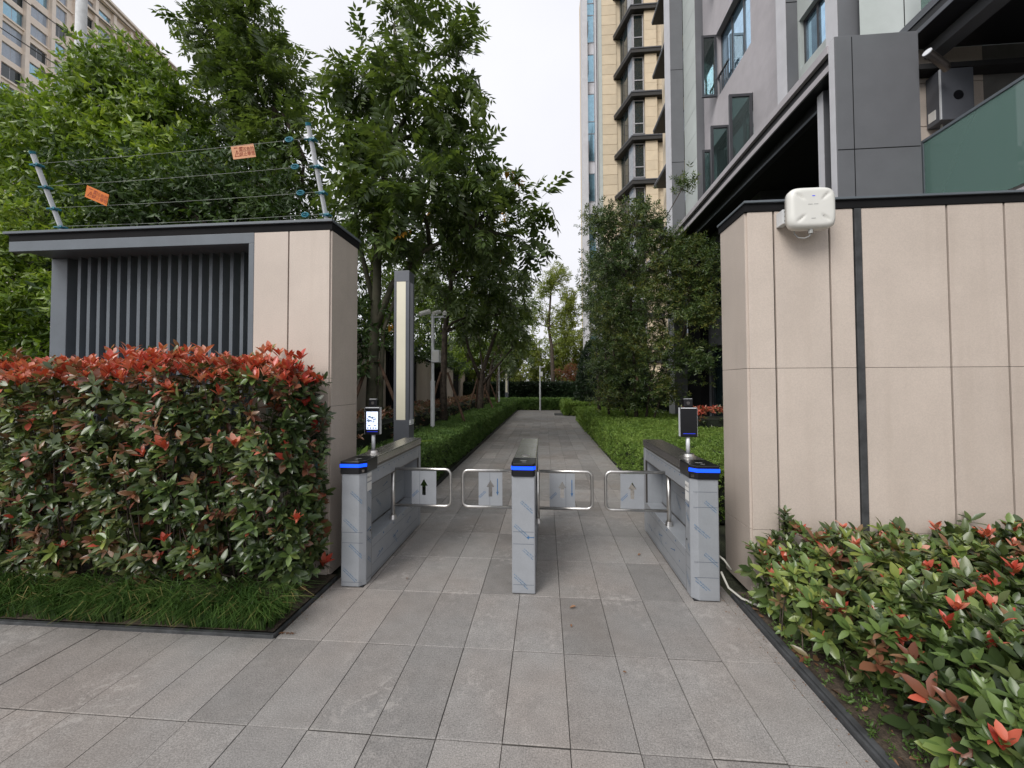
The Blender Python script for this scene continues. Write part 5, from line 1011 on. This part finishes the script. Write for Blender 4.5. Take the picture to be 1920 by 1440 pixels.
# pale green panel strip beyond the stucco, panel by panel
z = FZ
box('panel_backing', 'gap', nb, 4.40, 4.62, 11.61, 12.57, 0, TOP); box('return_face', 'dgrey', nb, 4.385, 4.62, 11.595, 11.608, FZ, TOP)
k = 0
while z < TOP - .1:
    box('panel', 'gpanel', nb, 4.38, 4.399, 11.61, 12.565, z + .006, min(z + .735, TOP) - .006); z += .735
# bay next to the column
m = MB(); facade(m, 'x', 4.6, 6.15, 7.419, FZ, TOP, [(6.45, 7.38, 7.2 + 2.95 * k, 8.1 + 2.95 * k) for k in range(7)], .2); m.build('wall', 'gpanel', nb)
for k in range(7): win(nb, 'x', 4.68, 6.45, 7.38, 7.2 + 2.95 * k, 8.1 + 2.95 * k, (.62,), 'panesky')
pier(4.2, 4.62, 5.90, 6.14, 6.12, TOP)
m = MB(); facade(m, 'y', 5.80, 4.42, 9, 6.12, TOP, [], .1); m.build('wall', 'gpanel', nb)
j = MB()
for z in (7.6, 9.1, 10.6): j.box(4.43, 6, 5.7985, 5.7995, z - .006, z + .006)
for x in (5.0, 5.6): j.box(x - .006, x + .006, 5.7983, 5.7993, 6.13, 12)
j.build('joint', 'gap', nb)
# grey corner column
c_ = box('corner_column', 'dgrey', nb, 3.814, 4.83, 5.42, 5.53, 0, 6.12, bevel=.006); box('pale_side', 'lgrey', c_, 3.81, 3.8135, 5.43, 5.53, 0, 6.11)
box('joint', 'gap', c_, 3.82, 4.82, 5.4185, 5.4196, 4.60, 4.612); box('joint', 'gap', c_, 4.02, 4.03, 5.4183, 5.4195, 0, 6.10)
p_ = box('inner_frame', 'dgrey', nb, 3.985, 4.13, 5.90, 6.03, 0, 5.75); box('pale_side', 'lgrey', p_, 3.981, 3.9845, 5.905, 6.025, 0, 5.74)
# canopy
box('column_back', 'dark', nb, 4.14, 4.82, 5.531, 6.0, 0, 5.69); box('canopy_slab', 'blackmetal', nb, 3.86, 4.58, 5.535, 15.2, 5.77, 6.06); box('canopy_fascia', 'stucco', nb, 3.80, 3.858, 5.535, 15.2, 5.99, 6.10, bevel=.004); box('canopy_fascia', 'stucco', nb, 3.83, 3.859, 5.535, 15.2, 5.77, 5.86, bevel=.004)
box('canopy_top', 'dgrey', nb, 3.86, 4.60, 5.535, 15.2, 6.061, 6.09)
box('soffit_beam', 'blackmetal', nb, 4.06, 4.16, 5.99, 15.2, 5.58, 5.769); box('soffit_trim', 'dmetal', nb, 4.045, 4.059, 5.99, 15.2, 5.58, 5.62)
box('porch_ceiling', 'dark', nb, 4.16, 9, 5.54, 15.2, 5.70, 5.768); box('porch_back_wall', 'dark', nb, 8.0, 8.1, 5.61, 9.0, 0, 5.7)  # deep shade under the canopy painted as near-black surfaces
# ground floor wall with dark door
m = MB(); facade(m, 'x', 4.62, 8.9, 12.57, 0, 5.7, [(10.72, 11.66, 0.02, 2.6), (10.3, 11.6, 3.5, 5.2)], .2); m.build('wall', 'dgrey', nb); box('wall_end', 'dgrey', nb, 4.622, 8, 8.8, 8.899, 0, 5.7)
d_ = win(nb, 'x', 4.70, 10.72, 11.66, .02, 2.6, (), 'pane', 'wframe', .08, name='door'); box('door_handle', 'steel', d_, 4.66, 4.69, 10.86, 10.90, 1.0, 1.25); win(nb, 'x', 4.74, 10.3, 11.6, 3.5, 5.2, (.5,), 'pane')
j = MB(); [j.box(4.6185, 4.6195, 8.95, 10.71, z - .006, z + .006) for z in (.9, 2.1, 3.2, 4.4)]; [j.box(4.6185, 4.6195, 11.67, 12.5, z - .006, z + .006) for z in (.9, 2.1, 3.2, 4.4)]; j.build('joint', 'gap', nb)
# balcony on the near side
BW = MB(); facade(BW, 'y', 5.74, 4.5, 5.88, 3.55, 6.1, [], .1); BW.build('balcony_wall', 'gap', nb)
for x0, x1 in ((4.5, 5.88),):
    for z0, z1 in ((3.56, 4.42), (4.43, 5.03), (5.04, 5.62), (5.63, 6.1)): box('panel', 'panel', nb, x0, x1, 5.715, 5.738, z0, z1)
box('balcony_floor', 'stucco', nb, 4.87, 8.5, -1.5, 5.71, 3.25, 3.56); box('wall_below_balcony', 'stucco', nb, 4.95, 8.5, -1.5, 5.40, 0, 3.249)
rl = MB().box(4.87, 4.93, -1.5, 5.47, 4.66, 4.695).build('balcony_rail', 'dmetal', nb, bevel=.004)
y = 5.46
while y > -1.4:
    box('glass_pane', 'bglass', nb, 4.882, 4.894, max(y - 1.12, -1.5), y - .012, 3.60, 4.66); box('glass_post', 'dmetal', nb, 4.87, 4.905, y - .011, y + .011, 3.56, 4.66); y -= 1.145
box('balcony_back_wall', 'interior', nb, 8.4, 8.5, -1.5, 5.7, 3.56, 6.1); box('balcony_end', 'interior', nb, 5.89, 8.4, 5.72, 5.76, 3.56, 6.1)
sl_ = box('upper_slab', 'blackmetal', nb, 4.86, 8.5, -1.5, 5.71, 6.1, 6.35); box('slab_trim', 'lampgrey', sl_, 4.845, 4.859, -1.5, 5.71, 6.26, 6.36); box('slab_trim', 'lampgrey', sl_, 4.85, 4.8595, -1.5, 5.71, 6.1, 6.16)
box('ceiling_beam', 'dgrey', nb, 5.15, 5.35, -1.5, 5.70, 5.95, 6.099)
y = 5.46
while y > -1.4: box('glass_pane', 'bglass', nb, 4.90, 4.912, max(y - 1.12, -1.5), y - .012, 6.37, 7.4); y -= 1.145
ht = thing('wall_heater', (5.2, 5.4, 4.88), 'dark grey wall-hung heater box with white pipes on the glass balcony', 'heater')
MB().box(5.16, 5.55, 5.50, 5.71, 4.98, 5.66).build('body', 'lampgrey', ht, bevel=.01); box('side_trim', 'alu', ht, 5.148, 5.159, 5.50, 5.52, 4.99, 5.65); box('label_plate', 'sticker', ht, 5.155, 5.1595, 5.58, 5.68, 5.04, 5.17)
MB().tube([(5.36, 5.4995, 5.3), (5.36, 5.494, 5.3)], .06, 18).build('vent', 'black', ht)
for x in (5.24, 5.40): MB().tube([(x, 5.6, 4.98), (x, 5.6, 4.62), (x - .02, 5.64, 4.5)], .012, 6).build('pipe', 'pvc', ht); MB().tube([(x - .03, 5.66, 4.38), (x + .03, 5.68, 4.41)], .03, 8).build('valve', 'alu', ht)
ex = thing('exhaust_pipe', (4.9, 5.3, 5.65), 'short metal exhaust tube pointing out above the balcony heater', 'pipe')
MB().tube([(4.78, 5.25, 5.69), (5.06, 5.33, 5.56)], .045, 14).build('tube', 'steeldark', ex); MB().tube([(4.772, 5.247, 5.694), (4.782, 5.251, 5.689)], .047, 14).build('end_cap', 'alu', ex); MB().tube([(5.06, 5.33, 5.56), (5.10, 5.36, 5.54)], .04, 10).build('elbow', 'steeldark', ex)

# --- recessed block with dark balcony slabs beyond the canopy
rb = thing('apartment_building', (8, 17, 0), 'recessed building wing with projecting black slabs between the grey block and the tower', 'building')
ZS = [16.9 + 2.78 * k for k in range(-6, 7)]
m = MB(); facade(m, 'x', 6.1, 13.06, 20.6, 0, 36, [(15.2, 19.4, z + .75, z + 2.4) for z in ZS], .2); facade(m, 'y', 20.6, 6.1, 9, 0, 36, [], .1); m.build('wall', 'tower', rb)
for z in ZS:
    box('slab', 'slab', rb, 5.46, 6.099, 14.2, 20.0, z - .02, z + .12); win(rb, 'x', 6.2, 15.2, 19.4, z + .75, z + 2.4, (.25, .5, .75), 'panelight')
    box('slab_edge', 'lampgrey', rb, 5.445, 5.4595, 14.2, 20.0, z + .06, z + .13)
# --- cream tower with canted bays
tw = thing('tower_block', (6, 27, 0), 'tall cream-tiled tower with canted window bays and black slabs, far right of the path', 'building')
TZ = 40.; ZT = [19.84 + 2.78 * k for k in range(-7, 8)]; YT = 27.
m = MB(); m.box(3.7, 12, YT + .05, 40, 0, TZ); m.build('wall', 'tower', tw)
box('corner_fin', 'lgrey', tw, 2.66, 3.02, YT - .15, 27.9, 0, TZ); box('fin', 'lgrey', tw, 3.50, 3.60, YT - .2, 27.9, 0, TZ); box('fin', 'lgrey', tw, 3.66, 3.70, YT - .12, 27.9, 0, TZ)
box('glass_strip_back', 'wframe', tw, 3.021, 3.499, YT + .3, 27.9, 0, TZ); box('green_strip', 'gpanel', tw, 3.701, 4.0, YT - .03, YT + .049, 0, TZ)
for k, z in enumerate(ZT):
    win(tw, 'y', YT + .12, 3.03, 3.49, z - .2, z + 1.75, (), 'paneblue', 'wframelt', .03); box('spandrel', 'paneblue' if k % 3 == 0 else 'lgrey', tw, 3.03, 3.49, YT + .14, YT + .2, z + 1.78, z + 2.55)
    if k % 3 != 1: o = box('open_casement', 'wframe', tw, 3.03, 3.06, YT - .36, YT + .1, z + .1, z + .95)
# cladding courses on the cream front (one panel per course)
z = 4.
while z < 36: box('panel', 'tower', tw, 4.004, 4.98, YT - .012, YT + .049, z + .012, z + .683); z += .695
# canted bays: plan
for k, z in enumerate(ZT):
    b_ = MB().prism([(4.77, 27.0), (5.48, 24.8), (7.6, 24.8), (7.6, 27.0)], z - .26, z).build('slab', 'slab', tw); MB().prism([(4.75, 27.0), (5.47, 24.77), (7.62, 24.77), (7.62, 24.79), (5.485, 24.79), (4.77, 26.998)], z - .04, z + .03).build('slab_edge', 'lampgrey', b_)
    z0, z1 = z + .03, z + 2.51
    # front window, canted glazing, cream piers
    win(tw, 'y', 25.12, 5.68, 6.32, z0 + .25, z1 - .05, (), 'pane', 'wframelt', .06); box('transom', 'wframelt', tw, 5.7, 6.3, 25.11, 25.15, z0 + .9, z0 + .96); box('sill', 'dgrey', tw, 5.62, 6.34, 25.05, 25.22, z0 + .15, z0 + .249)
    d = Vector((5.64 - 5.22, 25.12 - 26.95, 0)); s0 = Vector((5.22, 26.95, 0)); nn = Vector((d.y, -d.x, 0)).normalized()
    for q, (t0, t1, pn) in enumerate(((.02, .3, 'pane'), (.32, .62, 'pane'), (.64, .99, 'panelight'))):
        a, c = s0 + d * t0, s0 + d * t1; e_ = -nn * .0
        fr_ = MB().add([a + Vector((0, 0, z0 + .2)), c + Vector((0, 0, z0 + .2)), c + Vector((0, 0, z1)), a + Vector((0, 0, z1))] + [v + nn * -.08 for v in (a + Vector((0, 0, z0 + .2)), c + Vector((0, 0, z0 + .2)), c + Vector((0, 0, z1)), a + Vector((0, 0, z1)))], [(0, 1, 2, 3), (7, 6, 5, 4), (0, 4, 5, 1), (1, 5, 6, 2), (2, 6, 7, 3), (3, 7, 4, 0)]).build('bay_window', 'wframelt' if q == 2 else 'wframe', tw)
        u0 = d.normalized() * .05; o_ = nn * .006
        MB().add([a + u0 + o_ + Vector((0, 0, z0 + .26)), c - u0 + o_ + Vector((0, 0, z0 + .26)), c - u0 + o_ + Vector((0, 0, z1 - .06)), a + u0 + o_ + Vector((0, 0, z1 - .06))], [(0, 1, 2, 3)]).build('pane', pn, fr_)
    zz = z0
    for q in range(4):
        h = (z1 - z0 - .26) / 4 + .065; box('panel', 'tower', tw, 6.345, 7.08, 24.96, 25.4, zz, min(zz + h - .012, z1 - .005)); box('panel', 'tower', tw, 7.10, 7.6, 25.2, 25.5, zz, min(zz + h - .012, z1 - .005)); zz += h
    box('bay_core', 'dark', tw, 5.7, 7.59, 25.55, 26.95, z0, z1)
# --- apartment block far on the left
lb = thing('apartment_building', (-77.6, 52.3, 0), 'beige high-rise apartment block with cornice behind the trees, upper left', 'building')
W0 = Vector((-77.6, 52.3, 0)); H_ = 71.; hol = []; n_ = 0
for c in range(11):
    y0 = -10.2 + c * 3.4; wd = (2.5, 1.8, 2.7)[c % 3]
    for f in range(11): hol.append((y0, y0 + wd, 37.0 + f * 3., 39.15 + f * 3. - (.25 if c % 2 else 0)))
m = MB(); facade(m, 'x', 0, -12, 26.7, 0, H_, hol, -.35); m.v = [tuple(Vector(v) + W0) for v in m.v]; m.build('wall', 'cream', lb)
m = MB().box(-14, -.4, -12, 26.7, 0, H_ - .1); m.v = [tuple(Vector(v) + W0) for v in m.v]; m.build('core', 'cream', lb)
for i, h in enumerate(hol):
    m = MB().box(-.30, -.24, h[0], h[1], h[2], h[3]); m.v = [tuple(Vector(v) + W0) for v in m.v]; o = m.build('window', 'wframelt', lb)
    mid = (h[0] + h[1]) / 2
    m = MB().box(-.238, -.23, h[0] + .08, mid - .04, h[2] + .08, h[3] - .08).box(-.238, -.23, mid + .04, h[1] - .08, h[2] + .08, h[3] - .08); m.v = [tuple(Vector(v) + W0) for v in m.v]; m.build('pane', ('panelight', 'pane', 'paneblue', 'panelight')[(i * 7 + i // 11) % 4], o)
for f in range(11):
    m = MB().box(.0, .22, -12, 26.7, 36.7 + f * 3, 36.95 + f * 3); m.v = [tuple(Vector(v) + W0) for v in m.v]; m.build('sill_band', 'cream', lb) if f % 3 == 0 else None
for c in range(12):
    y0 = -11.0 + c * 3.4; m = MB().box(0, .45, y0, y0 + .55, 30, H_ - .6); m.v = [tuple(Vector(v) + W0) for v in m.v]; m.build('pilaster', 'cream', lb)
for z, o_, h in ((H_ - .6, .9, .5), (H_, 1.3, .45), (H_ - 4., .7, .4)): m = MB().box(0, o_, -12, 27.4, z, z + h); m.v = [tuple(Vector(v) + W0) for v in m.v]; m.build('cornice', 'cream', lb)
lb.rotation_euler = (0, 0, math.atan(.144))
# --- utility pole and cables
up_ = thing('utility_pole', (-14.5, 11, 0), 'pale concrete utility pole rising out of the trees, upper left', 'pole')
MB().tube([(-14.5, 11, 0), (-14.5, 11, 16)], [.17, .125], 16).build('shaft', 'concrete', up_, smooth=True); MB().box(-15.2, -13.8, 10.8, 10.86, 15.1, 15.22).build('crossarm', 'concrete', up_)
for z, which in ((11.5, 'lowest'), (12.8, 'second lowest'), (14.2, 'second highest'), (14.8, 'highest')):
    P = [(-14.2 - .1 * (z - 10), y, z - .5 * math.sin(math.pi * (y + 10) / 60)) for y in range(-10, 51, 6)]; o = MB().tube(P, .014, 5).build('overhead_cable', 'cable'); tag(o, which + ' of the four thin black overhead cables in front of the beige apartment block', 'cable', 'overhead cables, upper left')
